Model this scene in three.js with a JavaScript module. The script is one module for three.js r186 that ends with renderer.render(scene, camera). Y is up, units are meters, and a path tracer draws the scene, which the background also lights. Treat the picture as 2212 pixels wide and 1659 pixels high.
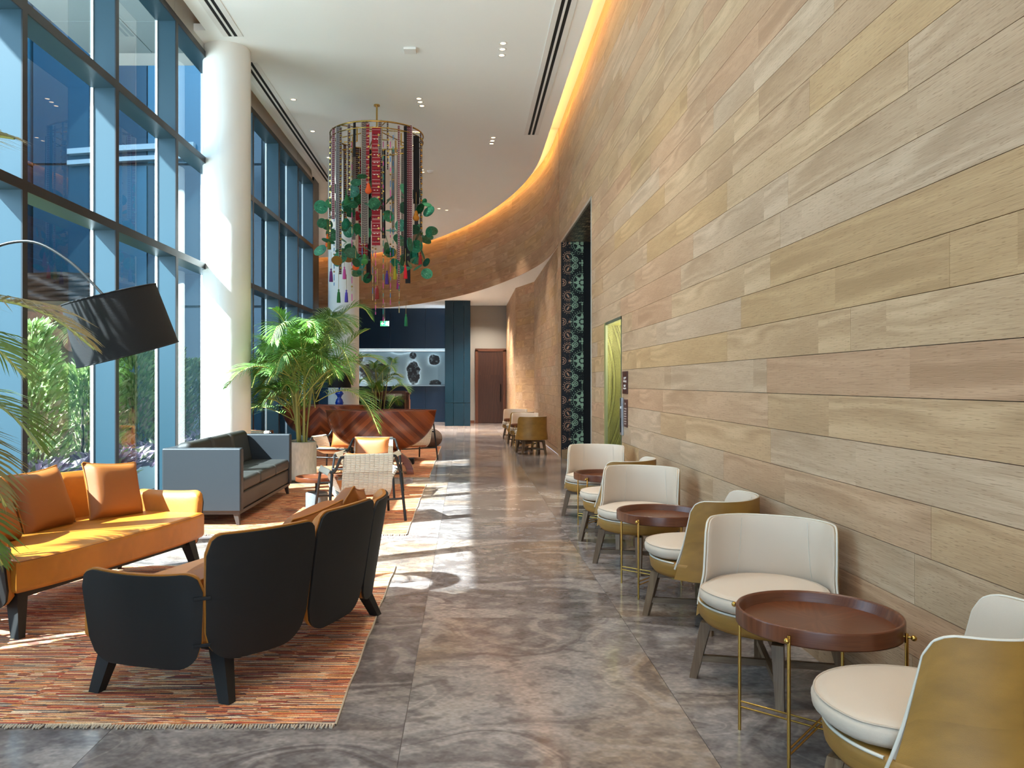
import * as THREE from 'three';
import { RoundedBoxGeometry } from 'three/addons/geometries/RoundedBoxGeometry.js';
import { mergeGeometries } from 'three/addons/utils/BufferGeometryUtils.js';
import { RectAreaLightUniformsLib } from 'three/addons/lights/RectAreaLightUniformsLib.js';

// ---------------------------------------------------------------- camera, sky, sun, exposure
// World: x to the right wall, y up, z = -Z where Z is the distance down the hall from the camera.
const scene = new THREE.Scene();
const F = 1719, EYE = 1.4;
const camera = new THREE.PerspectiveCamera(2 * Math.atan(829.5 / F) * 180 / Math.PI, 2212 / 1659, 0.05, 400);
camera.position.set(0, EYE, 0);
camera.lookAt(0, EYE, -10);
camera.setViewOffset(2212, 1659, 100, 3, 2212, 1659);
const renderer = new THREE.WebGLRenderer({ antialias: true });
renderer.toneMapping = THREE.LinearToneMapping;
renderer.toneMappingExposure = 2.95;
renderer.shadowMap.enabled = true;
scene.background = new THREE.Color().setRGB(0.58, 0.79, 1.0);
scene.backgroundIntensity = 3.2;
const sun = new THREE.DirectionalLight(new THREE.Color().setRGB(0.98, 0.95, 0.93), 18);
sun.position.set(-20, 22.2, 11.4);
sun.target.position.set(0, 0, 0);
sun.castShadow = true;
Object.assign(sun.shadow.camera, { left: -30, right: 30, top: 30, bottom: -30, near: 0.1, far: 80 });
sun.shadow.mapSize.set(4096, 4096);
scene.add(sun, sun.target);
RectAreaLightUniformsLib.init();

// ---------------------------------------------------------------- helpers
let seed = 7;
const rnd = () => { seed = (seed + 0x6d2b79f5) | 0; let t = Math.imul(seed ^ (seed >>> 15), 1 | seed); t = (t + Math.imul(t ^ (t >>> 7), 61 | t)) ^ t; return ((t ^ (t >>> 14)) >>> 0) / 4294967296; };
const rr = (a, b) => a + (b - a) * rnd();
const V3 = (x, y, z) => new THREE.Vector3(x, y, z);
const lerp = (a, b, t) => a + (b - a) * t, clamp = (x, a, b) => Math.min(b, Math.max(a, x)), sstep = (a, b, x) => { const t = clamp((x - a) / (b - a), 0, 1); return t * t * (3 - 2 * t); };
const names = new Map();
const numbered = (n) => { const k = names.get(n) ?? 0; names.set(n, k + 1); return k ? n + '_' + String(k).padStart(3, '0') : n; };
function mesh(name, geo, mat, parent) {
  const m = new THREE.Mesh(geo, mat); m.name = parent ? name : numbered(name); m.castShadow = m.receiveShadow = true;
  (parent ?? scene).add(m); return m;
}
function thing(name, label, category, [x, y, Z] = [0, 0, 0], turn = 0, group) {
  const o = new THREE.Group(); o.name = numbered(name); o.position.set(x, y, -Z); o.rotation.y = turn; scene.add(o);
  o.userData = { label, category }; if (group) o.userData.group = group; return o;
}
function tag(o, label, category, group) { o.userData.label = label; o.userData.category = category; if (group) o.userData.group = group; return o; }
function structure(name, label, category) { const o = new THREE.Group(); o.name = numbered(name); o.userData = { kind: 'structure', label, category }; scene.add(o); return o; }
function dup(src, [x, y, Z], turn, label, group) {
  const r = src.clone(); r.name = numbered(src.name.replace(/_\d{3}$/, '')); r.position.set(x, y, -Z); r.rotation.y = turn; r.userData = { ...src.userData };
  if (label) r.userData.label = label; if (group) r.userData.group = group; scene.add(r); return r;
}
const facing = (fx, fZ) => Math.atan2(fx, -fZ);                       // turn that makes local +z look along (fx, fZ)
const at = (g, x, y, z) => g.translate(x, y, z);
const box = (w, h, d, x = 0, y = 0, z = 0) => new THREE.BoxGeometry(w, h, d).translate(x, y, z);
const rbox = (w, h, d, r, x = 0, y = 0, z = 0, s = 3) => new RoundedBoxGeometry(w, h, d, s, r).translate(x, y, z);
const span = (x0, x1, y0, y1, Z0, Z1) => box(x1 - x0, y1 - y0, Z1 - Z0, (x0 + x1) / 2, (y0 + y1) / 2, -(Z0 + Z1) / 2);
function merge(list) { return mergeGeometries(list.map((g) => { const q = g.index ? g.toNonIndexed() : g; for (const k of Object.keys(q.attributes)) if (!['position', 'normal', 'uv'].includes(k)) q.deleteAttribute(k); return q; })); }
function rod(a, b, r0, r1 = r0, seg = 10) {
  const d = b.clone().sub(a), g = new THREE.CylinderGeometry(r1, r0, d.length(), seg, 1);
  g.applyQuaternion(new THREE.Quaternion().setFromUnitVectors(V3(0, 1, 0), d.clone().normalize()));
  return g.translate((a.x + b.x) / 2, (a.y + b.y) / 2, (a.z + b.z) / 2);
}
function taper(a, b, w0, d0, w1 = w0, d1 = d0) {                      // a straight bar of rectangular section from a to b, ends cut level
  const g = new THREE.BoxGeometry(1, 1, 1), p = g.attributes.position;
  for (let i = 0; i < p.count; i++) { const t = p.getY(i) + 0.5; p.setXYZ(i, lerp(a.x, b.x, t) + p.getX(i) * lerp(w0, w1, t), lerp(a.y, b.y, t), lerp(a.z, b.z, t) + p.getZ(i) * lerp(d0, d1, t)); }
  g.computeVertexNormals(); return g;
}
const tube = (pts, r, seg = 24, rad = 8, tension = 0.5) => new THREE.TubeGeometry(new THREE.CatmullRomCurve3(pts.map((p) => (p.isVector3 ? p : V3(...p))), false, 'catmullrom', tension), seg, r, rad);
const lathe = (pts, seg = 40) => new THREE.LatheGeometry(pts.map(([r, y]) => new THREE.Vector2(r, y)), seg);
function grid(nu, nv, f, uvf) {
  const pos = [], uv = [], idx = [];
  for (let j = 0; j <= nv; j++) for (let i = 0; i <= nu; i++) { const p = f(i / nu, j / nv); pos.push(p[0], p[1], p[2]); const q = uvf ? uvf(i / nu, j / nv, p) : [i / nu, j / nv]; uv.push(q[0], q[1]); }
  for (let j = 0; j < nv; j++) for (let i = 0; i < nu; i++) { const a = j * (nu + 1) + i, b = a + 1, c = a + nu + 1, d = c + 1; idx.push(a, b, d, a, d, c); }
  const g = new THREE.BufferGeometry(); g.setAttribute('position', new THREE.Float32BufferAttribute(pos, 3)); g.setAttribute('uv', new THREE.Float32BufferAttribute(uv, 2)); g.setIndex(idx); g.computeVertexNormals(); return g;
}
function slab(nu, nv, fo, fi, uvf) {                                  // a closed shell between an outer and an inner sheet
  const e = (f0, f1, n) => grid(n, 1, (u, v) => (v ? f1(u) : f0(u)), uvf ? (u, v, p) => uvf(u, v, p) : null);
  return merge([grid(nu, nv, fo, uvf), grid(nu, nv, (u, v) => fi(1 - u, v), uvf ? (u, v, p) => uvf(1 - u, v, p) : null),
    e((u) => fi(u, 0), (u) => fo(u, 0), nu), e((u) => fo(u, 1), (u) => fi(u, 1), nu), e((v) => fo(0, v), (v) => fi(0, v), nv), e((v) => fi(1, v), (v) => fo(1, v), nv)]);
}
function boxUV(g, s = 1, along = 'x') {                               // uv in metres from each face's main direction, grain along the given axis
  const q = g.index ? g.toNonIndexed() : g, p = q.attributes.position, uv = new Float32Array(p.count * 2), a = V3(), b = V3(), c = V3();
  const ax = { x: 0, y: 1, z: 2 }[along];
  for (let i = 0; i < p.count; i += 3) {
    a.fromBufferAttribute(p, i); b.fromBufferAttribute(p, i + 1); c.fromBufferAttribute(p, i + 2);
    const n = b.clone().sub(a).cross(c.clone().sub(a)), m = [Math.abs(n.x), Math.abs(n.y), Math.abs(n.z)], k = m.indexOf(Math.max(...m));
    let [u, v] = [0, 1, 2].filter((t) => t !== k); if (v === ax) [u, v] = [v, u];
    [a, b, c].forEach((t, j) => { const w = t.toArray(); uv[(i + j) * 2] = w[u] * s; uv[(i + j) * 2 + 1] = w[v] * s; });
  }
  q.setAttribute('uv', new THREE.BufferAttribute(uv, 2)); return q;
}
const shapeOf = (pts) => { const s = new THREE.Shape(); pts.forEach(([x, y], i) => (i ? s.lineTo(x, y) : s.moveTo(x, y))); s.closePath(); return s; };
// a flat outline given as (x, z) pairs, raised from y0 to y1, with a rounded rim
function plate(pts, y0, y1, bevel = 0, seg = 3) {
  const g = new THREE.ExtrudeGeometry(shapeOf(pts.map(([x, z]) => [x, -z])), { depth: Math.max(1e-4, y1 - y0 - 2 * bevel), bevelEnabled: bevel > 0, bevelThickness: bevel, bevelSize: bevel, bevelOffset: -bevel, bevelSegments: seg, curveSegments: 12 });
  return g.rotateX(-Math.PI / 2).translate(0, y0 + bevel, 0);
}
function pillow(w, h, t, n = 14) {
  const th = (u, v) => t / 2 * Math.pow(Math.max(0, 1 - u ** 4), 0.45) * Math.pow(Math.max(0, 1 - v ** 4), 0.45) * (0.93 + 0.07 * Math.cos(3 * u + 2 * v)), pinch = (a, b) => a * (1 - 0.07 * (1 - b * b) * a * a);
  const f = (s) => (a, b) => { const u = (a * 2 - 1), v = b * 2 - 1; return [pinch(u, v) * w / 2, pinch(v, u) * h / 2, s * th(u, v)]; };
  return merge([grid(n, n, f(1)), grid(n, n, (a, b) => f(-1)(1 - a, b))]);
}
function pillowPiping(w, h, r) {
  const pts = [], pinch = (a, b) => a * (1 - 0.07 * (1 - b * b) * a * a);
  for (let k = 0; k < 4; k++) for (let i = 0; i < 8; i++) { const t = i / 8 * 2 - 1, [u, v] = [[t, -1], [1, t], [-t, 1], [-1, -t]][k]; pts.push(V3(pinch(u, v) * w / 2, pinch(v, u) * h / 2, 0)); }
  return new THREE.TubeGeometry(new THREE.CatmullRomCurve3(pts, true, 'catmullrom', 0.2), 96, r, 6, true);
}

// ---------------------------------------------------------------- noise and textures
const PERM = (() => { const a = Array.from({ length: 256 }, (_, i) => i); for (let i = 255; i > 0; i--) { const j = Math.floor(rnd() * (i + 1)); [a[i], a[j]] = [a[j], a[i]]; } return Uint8Array.from([...a, ...a]); })();
function vnoise(x, y) {
  const xi = Math.floor(x), yi = Math.floor(y), fx = x - xi, fy = y - yi, u = fx * fx * (3 - 2 * fx), v = fy * fy * (3 - 2 * fy), X = xi & 255, Y = yi & 255;
  const h = (a, b) => PERM[PERM[a & 255] + (b & 255)] / 255, p = h(X, Y), q = h(X + 1, Y), r = h(X, Y + 1), s = h(X + 1, Y + 1);
  return p + (q - p) * u + (r - p) * v + (p - q - r + s) * u * v;
}
function fbm(x, y, o = 4) { let s = 0, a = 0.5, n = 0; for (let i = 0; i < o; i++) { s += a * vnoise(x, y); n += a; a *= 0.5; x = x * 2.03 + 17.1; y = y * 2.03 + 9.7; } return s / n; }
function tex(w, h, f, { srgb = true, mirror = false } = {}) {          // f(u, v) -> [r, g, b] in 0..1 (as seen) or a number
  const d = new Uint8Array(w * h * 4);
  for (let j = 0, k = 0; j < h; j++) for (let i = 0; i < w; i++, k += 4) { const c = f((i + 0.5) / w, (j + 0.5) / h); if (typeof c === 'number') d[k] = d[k + 1] = d[k + 2] = clamp(c, 0, 1) * 255; else { d[k] = clamp(c[0], 0, 1) * 255; d[k + 1] = clamp(c[1], 0, 1) * 255; d[k + 2] = clamp(c[2], 0, 1) * 255; } d[k + 3] = 255; }
  const t = new THREE.DataTexture(d, w, h); t.colorSpace = srgb ? THREE.SRGBColorSpace : THREE.NoColorSpace; t.magFilter = THREE.LinearFilter; t.minFilter = THREE.LinearMipmapLinearFilter; t.generateMipmaps = true;
  t.wrapS = t.wrapT = mirror ? THREE.MirroredRepeatWrapping : THREE.RepeatWrapping; t.needsUpdate = true; return t;
}
function canvasTex(w, h, draw) {
  const c = document.createElement('canvas'); c.width = w; c.height = h; const x = c.getContext('2d'); draw(x, w, h);
  const t = new THREE.CanvasTexture(c); t.colorSpace = THREE.SRGBColorSpace; t.wrapS = t.wrapT = THREE.RepeatWrapping; return t;
}
const rep = (t, x, y) => { const c = t.clone(); c.repeat.set(x, y); c.needsUpdate = true; return c; };
const mix3 = (a, b, t) => [lerp(a[0], b[0], t), lerp(a[1], b[1], t), lerp(a[2], b[2], t)], rgb = (r, g, b) => [r / 255, g / 255, b / 255];

// oak: grain runs along u; one copy is 2 m long and 0.8 m (four boards) high
const oakGrain = (u, v) => {
  const x = u * 2, y = v * 0.8, board = Math.floor(v * 4), w = fbm(x * 1.1 + board * 7.3, y * 5 + board * 3.1, 3);
  const cath = Math.sin((y * 95 + w * 16 + fbm(x * 0.7 + board * 5, y * 14, 2) * 7)), fine = vnoise(x * 14 + board, y * 900), pore = vnoise(x * 30, y * 420 + board * 31);
  return { tone: 0.5 + 0.16 * cath * sstep(0.35, 0.65, fbm(x * 0.8 + 9 + board * 2, y * 6, 2)) + 0.34 * (fine - 0.5) + 0.5 * (w - 0.5), pore: pore > 0.72 ? (pore - 0.72) * 3 : 0 };
};
const oakMap = tex(2048, 1024, (u, v) => { const g = oakGrain(u, v), t = clamp(g.tone - g.pore * 0.45, 0, 1); return mix3(rgb(204, 190, 172), rgb(255, 249, 240), sstep(0.05, 0.95, t)); });
const oakBump = tex(1024, 1024, (u, v) => { const g = oakGrain(u, v); return 0.55 + 0.4 * (g.tone - 0.5) - g.pore * 0.6; }, { srgb: false });
// polished marble: one copy covers 4.72 m
const marbleMap = tex(2048, 2048, (u, v) => {
  const x = u * 4.72, y = v * 4.72, q = fbm(x * 0.5 + 3, y * 0.5 + 1, 3), q2 = fbm(x * 0.5 + 11, y * 0.5 + 5, 3), wx = x + 2.2 * (q - 0.5), wy = y + 2.2 * (q2 - 0.5);
  const flow = fbm(wx * 0.55 + 4, wy * 0.75 + 2, 4), along = fbm(wx * 0.7 + 40, wy * 0.6 + 9, 3), streak = fbm(flow * 34 + along * 3, along * 6, 4), thin = fbm(flow * 95, along * 9 + 3, 3);
  const cloud = fbm(wx * 1.3 + 7, wy * 1.3 + 3, 4), mott = fbm(x * 13, y * 15, 4), grit = fbm(x * 60, y * 66, 2), och = sstep(0.5, 0.68, fbm(wx * 0.75 + 31, wy * 0.7 + 7, 3));
  let c = mix3(rgb(122, 113, 110), rgb(160, 150, 145), sstep(0.3, 0.7, cloud));
  c = mix3(c, rgb(170, 136, 104), och * 0.62);
  c = mix3(c, rgb(98, 87, 83), sstep(0.52, 0.7, streak) * 0.5);
  c = mix3(c, rgb(182, 169, 160), sstep(0.46, 0.3, streak) * 0.5);
  c = mix3(c, rgb(196, 184, 174), sstep(0.6, 0.74, thin) * 0.45 * sstep(0.42, 0.6, cloud));
  c = mix3(c, rgb(178, 165, 156), sstep(0.55, 0.75, mott) * 0.45); c = mix3(c, rgb(92, 82, 79), sstep(0.45, 0.27, mott) * 0.4);
  const k = 0.81 + 0.22 * grit; return [c[0] * k, c[1] * k, c[2] * k];
}, { mirror: true });
// rug: short streaks along u in madder, rust, sand and ink; one copy is 2 x 2 m
const rugHue = [rgb(150, 62, 40), rgb(176, 98, 56), rgb(196, 150, 108), rgb(120, 48, 42), rgb(92, 62, 52), rgb(206, 178, 146), rgb(168, 116, 64), rgb(132, 118, 104), rgb(70, 52, 48), rgb(186, 124, 78)];
const rugPick = (u, v) => { const row = Math.floor(v * 360), off = PERM[row & 255] / 255 * 9, s = u * 7 + off + vnoise(u * 20, row) * 0.5, k = Math.floor(s); const band = fbm(v * 9 + 4, u * 1.5, 3); return { k: (PERM[(PERM[row & 255] + k) & 255] + Math.floor(band * 22)) % 10, row, cut: s - k }; };
const rugMap = tex(1024, 2048, (u, v) => { const p = rugPick(u, v), n = 1.0 + 0.36 * vnoise(u * 700, v * 700), c = rugHue[p.k]; return [c[0] * n, c[1] * n, c[2] * n]; });
const rugBump = tex(512, 1440, (u, v) => 0.35 + 0.4 * Math.abs(Math.sin(v * 360 * Math.PI)) + 0.25 * vnoise(u * 400, v * 360), { srgb: false });
const leatherBump = tex(512, 512, (u, v) => 0.5 * fbm(u * 60, v * 60, 3) + 0.5 * Math.pow(1 - Math.abs(fbm(u * 90 + 5, v * 90, 2) - 0.5) * 2, 3), { srgb: false });
const leatherTone = tex(512, 512, (u, v) => { const t = fbm(u * 5, v * 5, 4); return [0.86 + 0.2 * t, 0.85 + 0.2 * t, 0.84 + 0.2 * t]; });
const walnutMap = tex(1024, 512, (u, v) => { const x = u * 1.2, y = v * 0.6, w = fbm(x * 1.4, y * 6, 3), t = 0.5 + 0.22 * Math.sin(y * 190 + w * 22) * sstep(0.3, 0.6, w) + 0.5 * (vnoise(x * 12, y * 420) - 0.5) + 0.6 * (w - 0.5); return mix3(rgb(182, 150, 128), rgb(255, 238, 222), clamp(t, 0, 1)); });
const veneerMap = tex(1024, 1024, (u, v) => { const x = u * 1.6, y = v * 1.6, board = Math.floor(y / 0.062), w = fbm(x * 1.1 + board * 9, y * 7, 3), t = 0.46 + 0.75 * (PERM[board & 255] / 255 - 0.5) + 0.4 * (vnoise(x * 9 + board * 5, y * 380) - 0.5) + 0.4 * (w - 0.5), line = Math.abs(y / 0.062 - board) < 0.012 ? 0.25 : 0; return mix3(rgb(140, 88, 60), rgb(255, 214, 176), clamp(t - line, 0, 1)); });
const ebonyBump = tex(512, 512, (u, v) => fbm(u * 6, v * 160, 2) * 0.7 + 0.3 * vnoise(u * 30, v * 420), { srgb: false });
const weaveBump = tex(256, 256, (u, v) => { const a = Math.abs(((u * 4) % 1) - 0.5) * 2, row = Math.floor(v * 14), b = Math.abs(((v * 14) % 1) - 0.5) * 2, sh = ((row % 2) * 0.12); return 0.15 + 0.85 * (1 - Math.pow(Math.max(0, b - 0.1) / 0.9, 3)) * (1 - Math.pow(Math.abs(clamp(a + sh * 0, 0, 1)), 14)); }, { srgb: false });
const plasterBump = tex(256, 256, (u, v) => fbm(u * 40, v * 40, 4), { srgb: false });
const concreteMap = tex(512, 512, (u, v) => { const t = fbm(u * 6, v * 6, 5) * 0.7 + 0.3 * fbm(u * 60, v * 60, 2); return [0.72 + 0.35 * t, 0.71 + 0.35 * t, 0.68 + 0.35 * t]; });

// ---------------------------------------------------------------- materials
const std = (color, o = {}) => new THREE.MeshStandardMaterial({ color: Array.isArray(color) ? new THREE.Color().setRGB(...color) : new THREE.Color(color), roughness: 0.6, ...o });
const phys = (color, o = {}) => new THREE.MeshPhysicalMaterial({ color: Array.isArray(color) ? new THREE.Color().setRGB(...color) : new THREE.Color(color), roughness: 0.6, ...o });
const M = {
  white: std('#e4e3de', { roughness: 0.8 }), ceiling: std('#f1f3ef', { roughness: 0.9 }), column: std('#e6e3db', { roughness: 0.55, bumpMap: plasterBump, bumpScale: 0.002 }),
  bulk: std('#c9c8c2', { roughness: 0.6 }), dark: std('#0c0c0d', { roughness: 0.8 }), gap: std('#3a3026', { roughness: 0.9 }), greyWall: std('#8b857d', { roughness: 0.8 }),
  blueMetal: std('#294551', { roughness: 0.38, metalness: 0.0 }), capMetal: std('#2e2f31', { roughness: 0.35, metalness: 0.3 }), seal: std('#e9ecec', { roughness: 0.4 }),
  glass: phys([0.56, 0.69, 0.74], { roughness: 0, transmission: 1, thickness: 0, ior: 1.5 }),
  clearGlass: phys([0.5, 0.56, 0.6], { roughness: 0, transmission: 1, thickness: 0, ior: 1.5 }),
  brass: std('#c9a255', { metalness: 1, roughness: 0.22 }), steel: std('#b8bcc0', { metalness: 1, roughness: 0.3 }), blackTube: std('#0f1011', { roughness: 0.42 }),
  cream: phys('#cbb8a3', { roughness: 0.5, bumpMap: rep(leatherBump, 6, 6), bumpScale: 0.0004, sheen: 0.2, sheenColor: new THREE.Color('#ffffff') }), tan: std('#a0742f', { roughness: 0.45, map: rep(leatherTone, 2, 2), bumpMap: rep(leatherBump, 6, 6), bumpScale: 0.0004 }),
  piping: std('#cfc6b6', { roughness: 0.5 }), legWood: std('#7d6c56', { roughness: 0.5, map: walnutMap }), walnut: std('#70452d', { roughness: 0.3, map: walnutMap }),
  cognac: std('#b57020', { roughness: 0.42, map: rep(leatherTone, 2, 2), bumpMap: rep(leatherBump, 8, 8), bumpScale: 0.0005 }), cognacDark: std('#93541c', { roughness: 0.45, bumpMap: rep(leatherBump, 8, 8), bumpScale: 0.0005 }),
  ebony: std('#080706', { roughness: 0.6, bumpMap: rep(ebonyBump, 1, 1), bumpScale: 0.0003 }), blackWood: std('#0a0908', { roughness: 0.55 }),
  greyHide: std('#1d2328', { roughness: 0.5, bumpMap: rep(leatherBump, 6, 6), bumpScale: 0.0004 }), greyCushion: std('#262623', { roughness: 0.5, bumpMap: rep(leatherBump, 6, 6), bumpScale: 0.0005 }), sofaBase: std('#3c3733', { roughness: 0.5 }),
  weave: std('#e3dcc9', { roughness: 0.7, bumpMap: weaveBump, bumpScale: 0.012 }), saddle: std('#96521f', { roughness: 0.42, bumpMap: rep(leatherBump, 5, 5), bumpScale: 0.0006 }),
  veneer: phys('#9a5f3a', { roughness: 0.28, map: veneerMap, clearcoat: 0.5, clearcoatRoughness: 0.18 }), marble: std('#ffffff', { roughness: 0.13, map: marbleMap }), joint: std('#5b524c', { roughness: 0.6 }),
  rug: std('#ffffff', { roughness: 0.95, map: rugMap, bumpMap: rugBump, bumpScale: 0.004 }), rugTwo: std('#e9d6c0', { roughness: 0.95, map: rugMap, bumpMap: rugBump, bumpScale: 0.004 }), fringe: std('#b5a48f', { roughness: 0.95 }),
  shade: std('#060505', { roughness: 0.75, side: THREE.DoubleSide, bumpMap: rep(ebonyBump, 3, 2), bumpScale: 0.0006 }), concrete: std('#cfcac0', { roughness: 0.85, map: concreteMap, bumpMap: plasterBump, bumpScale: 0.006 }),
  granite: std('#6d7378', { roughness: 0.5, map: concreteMap }), soil: std('#2e241c', { roughness: 1 }),
  olive: std('#8f8f52', { roughness: 0.55 }), teal: phys('#06222d', { roughness: 0.3, clearcoat: 0.12, clearcoatRoughness: 0.12, specularIntensity: 0.5 }), navy: std('#07223a', { roughness: 0.28 }), doorWood: std('#6b4428', { roughness: 0.45, map: walnutMap }),
  lamp: std('#fff3dd', { emissive: new THREE.Color('#ffdca8'), emissiveIntensity: 2.2 }), led: std('#ffdca0', { emissive: new THREE.Color().setRGB(1, 0.5, 0.14), emissiveIntensity: 3 }),
};
const leafMat = (c) => phys(c, { roughness: 0.55, transmission: 0.35, thickness: 0, side: THREE.DoubleSide });
M.palm = leafMat('#5f8f2c'); M.palmOld = leafMat('#5d7a2c'); M.palmDry = leafMat('#8a7a44'); M.cane = std('#8a8a4a', { roughness: 0.6 }); M.rachis = std('#a8a552', { roughness: 0.6 });
const OAK = [[209, 176, 140], [207, 172, 141], [206, 177, 148], [209, 175, 133], [203, 171, 139], [212, 181, 147], [209, 171, 140], [210, 183, 157]].map(([a, b, c]) => new THREE.MeshStandardMaterial({ color: new THREE.Color().setRGB(a / 255, b / 255, c / 255, THREE.SRGBColorSpace), roughness: 0.52, map: oakMap, bumpMap: oakBump, bumpScale: 0.0016 }));

// ---------------------------------------------------------------- setting: floor
const FLOOR_L = -9, FLOOR_R = 1.8, ZB = -4, ZE = 30;
{
  const fl = structure('floor', 'polished grey-brown veined marble floor in large slabs', 'floor');
  mesh('screed', span(FLOOR_L, FLOOR_R, -0.2, -0.004, ZB, ZE), M.joint, fl);
  const xs = [-9, -7.33, -6.15, -4.97, -3.79, -2.61, -1.43, -0.25, 0.93, 1.8], w = 2.36;
  for (let i = 0; i + 1 < xs.length; i++) for (let k = 0; k < 15; k++) {
    const Z0 = -4.7 + k * w + (i % 2 ? 0 : 0.02), Z1 = Z0 + w; if (Z1 < ZB) continue;
    if (xs[i + 1] < -3.7 && Z1 < 18) continue;
    const a = Math.max(Z0, ZB), b = Math.min(Z1, ZE), g = span(xs[i] + 0.0012, xs[i + 1] - 0.0012, -0.02, 0, a + 0.0012, b - 0.0012), p = g.attributes.position, uv = g.attributes.uv;
    const ou = rr(0.02, 0.72), ov = rr(0.02, 0.47), fl1 = rnd() < 0.5 ? -1 : 1, Xm = (xs[i] + xs[i + 1]) / 2, Zm = -(a + b) / 2;
    for (let j = 0; j < p.count; j++) uv.setXY(j, ou + 0.125 + fl1 * (p.getX(j) - Xm) / 4.72, ov + 0.25 + (p.getZ(j) - Zm) / 4.72);
    mesh('slab', g, M.marble, fl);
  }
}

// ---------------------------------------------------------------- setting: oak boarded walls
const ROW = 0.204, BASE = 0.115, GAP = 0.003;
const plankGeo = Array.from({ length: 12 }, (_, k) => { const g = new THREE.BoxGeometry(1, 1, 1), p = g.attributes.position, uv = g.attributes.uv, o = rnd(); for (let i = 0; i < p.count; i++) uv.setXY(i, p.getZ(i) + 0.5 + o, (p.getY(i) * 0.97 + 0.5 + (k % 4)) / 4); return g; });
// boards on a straight run from a to b (plan points [X, Z]), face towards the left of a->b
function plankRun(parent, a, b, rows, { minL = 1.5, maxL = 2.7, openings = [] } = {}) {
  const L = Math.hypot(b[0] - a[0], b[1] - a[1]), dx = (b[0] - a[0]) / L, dz = (b[1] - a[1]) / L, turn = Math.atan2(dx, -dz);
  for (let r = rows[0]; r < rows[1]; r++) {
    const y0 = BASE + r * ROW, y1 = y0 + ROW; let s = -rr(0, maxL * 0.8);
    while (s < L) {
      const e = s + rr(minL, maxL); let parts = [[Math.max(0, s), Math.min(L, e)]];
      for (const [o0, o1, top] of openings) if ((y0 + y1) / 2 < top) parts = parts.flatMap(([p, q]) => [[p, Math.min(q, o0)], [Math.max(p, o1), q]]).filter(([p, q]) => q - p > 0.02);
      for (const [p, q] of parts) if (q - p > 0.02) {
        const m = mesh('plank', plankGeo[Math.floor(rnd() * 12)], OAK[Math.floor(rnd() * OAK.length)], parent), c = (p + q) / 2;
        m.position.set(a[0] + dx * c + 0.009 * dz, (y0 + y1) / 2, -(a[1] + dz * c - 0.009 * dx)); m.rotation.y = Math.PI + turn; m.scale.set(0.018, ROW - GAP, q - p - GAP * 0.7);
      }
      s = e;
    }
  }
}
const WX = 1.77, DOOR = [9.03, 10.04, 2.155], NICHE = [11.19, 14.63, 3.991], TOP = 6.235, WEND = 15.3;
const wr = structure('wall_right', 'tall wall clad in pale oak boards', 'wall');
{
  const T = [1.792, 1.99];
  mesh('backing', merge([span(...T, 0, 6.5, ZB, DOOR[0]), span(...T, DOOR[2], 6.5, DOOR[0], DOOR[1]), span(...T, 0, 6.5, DOOR[1], NICHE[0]), span(...T, NICHE[2], 6.5, NICHE[0], NICHE[1]), span(...T, 0, 6.5, NICHE[1], WEND)]), M.gap, wr);
  plankRun(wr, [WX, ZB], [WX, WEND], [0, 30], { openings: [[DOOR[0] - ZB, DOOR[1] - ZB, DOOR[2]], [NICHE[0] - ZB, NICHE[1] - ZB, NICHE[2]]] });
  const bb = structure('baseboard_right', 'oak baseboard along the boarded wall', 'baseboard');
  for (const [p, q] of [[ZB, DOOR[0]], [DOOR[1], NICHE[0]], [NICHE[1], WEND]]) mesh('board', boxUV(span(WX + 0.004, 1.792, 0, BASE - 0.004, p, q), 0.5, 'z'), OAK[4], bb);
}
// bulkhead sweeping left above the far end
const sweep = new THREE.CatmullRomCurve3([[1.77, 15.1], [1.75, 16.6], [1.6, 18.1], [1.2, 20.1], [0.32, 23], [-0.85, 25.5], [-2.1, 27.3], [-3.7, 28.6], [-5.6, 29.3], [-8.6, 29.6]].map(([x, z]) => V3(x, 0, z)), false, 'centripetal');
const sweepPts = sweep.getSpacedPoints(120), sweepL = sweep.getLength();
const sweepAt = (s) => { const t = clamp(s / sweepL, 0, 1), p = sweep.getPointAt(t), d = sweep.getTangentAt(t); return { x: p.x, z: p.z, nx: -d.z, nz: d.x }; };   // normal into the hall
{
  const wc = structure('wall_back', 'curved oak-boarded bulkhead sweeping across the far end', 'wall');
  const off = (s, y, o) => { const p = sweepAt(s); return [p.x + p.nx * o, y, -(p.z + p.nz * o)]; };
  mesh('backing', slab(80, 1, (u, v) => off(u * sweepL, lerp(4.09, 6.5, v), -0.012), (u, v) => off(u * sweepL, lerp(4.09, 6.5, v), -0.2)), M.gap, wc);
  for (let r = 0; r < 11; r++) {
    const y1 = TOP - r * ROW - GAP / 2, y0 = Math.max(4.04, y1 - ROW + GAP); if (y1 - y0 < 0.03) continue;
    let s = -rr(0, 1.8);
    while (s < sweepL) {
      const e = s + rr(1.4, 2.4), a = Math.max(0, s) + 0.001, b = Math.min(sweepL, e) - 0.001;
      if (b - a > 0.1) { const k = Math.floor(rnd() * 4), o = rnd(), n = Math.max(2, Math.ceil((b - a) / 0.18)); mesh('plank', slab(n, 1, (u, v) => off(lerp(a, b, u), lerp(y0, y1, v), 0.006), (u, v) => off(lerp(a, b, u), lerp(y0, y1, v), -0.011), (u, v) => [o + u, (v * 0.97 + k) / 4]), OAK[Math.floor(rnd() * OAK.length)], wc); }
      s = e;
    }
  }
}
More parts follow.
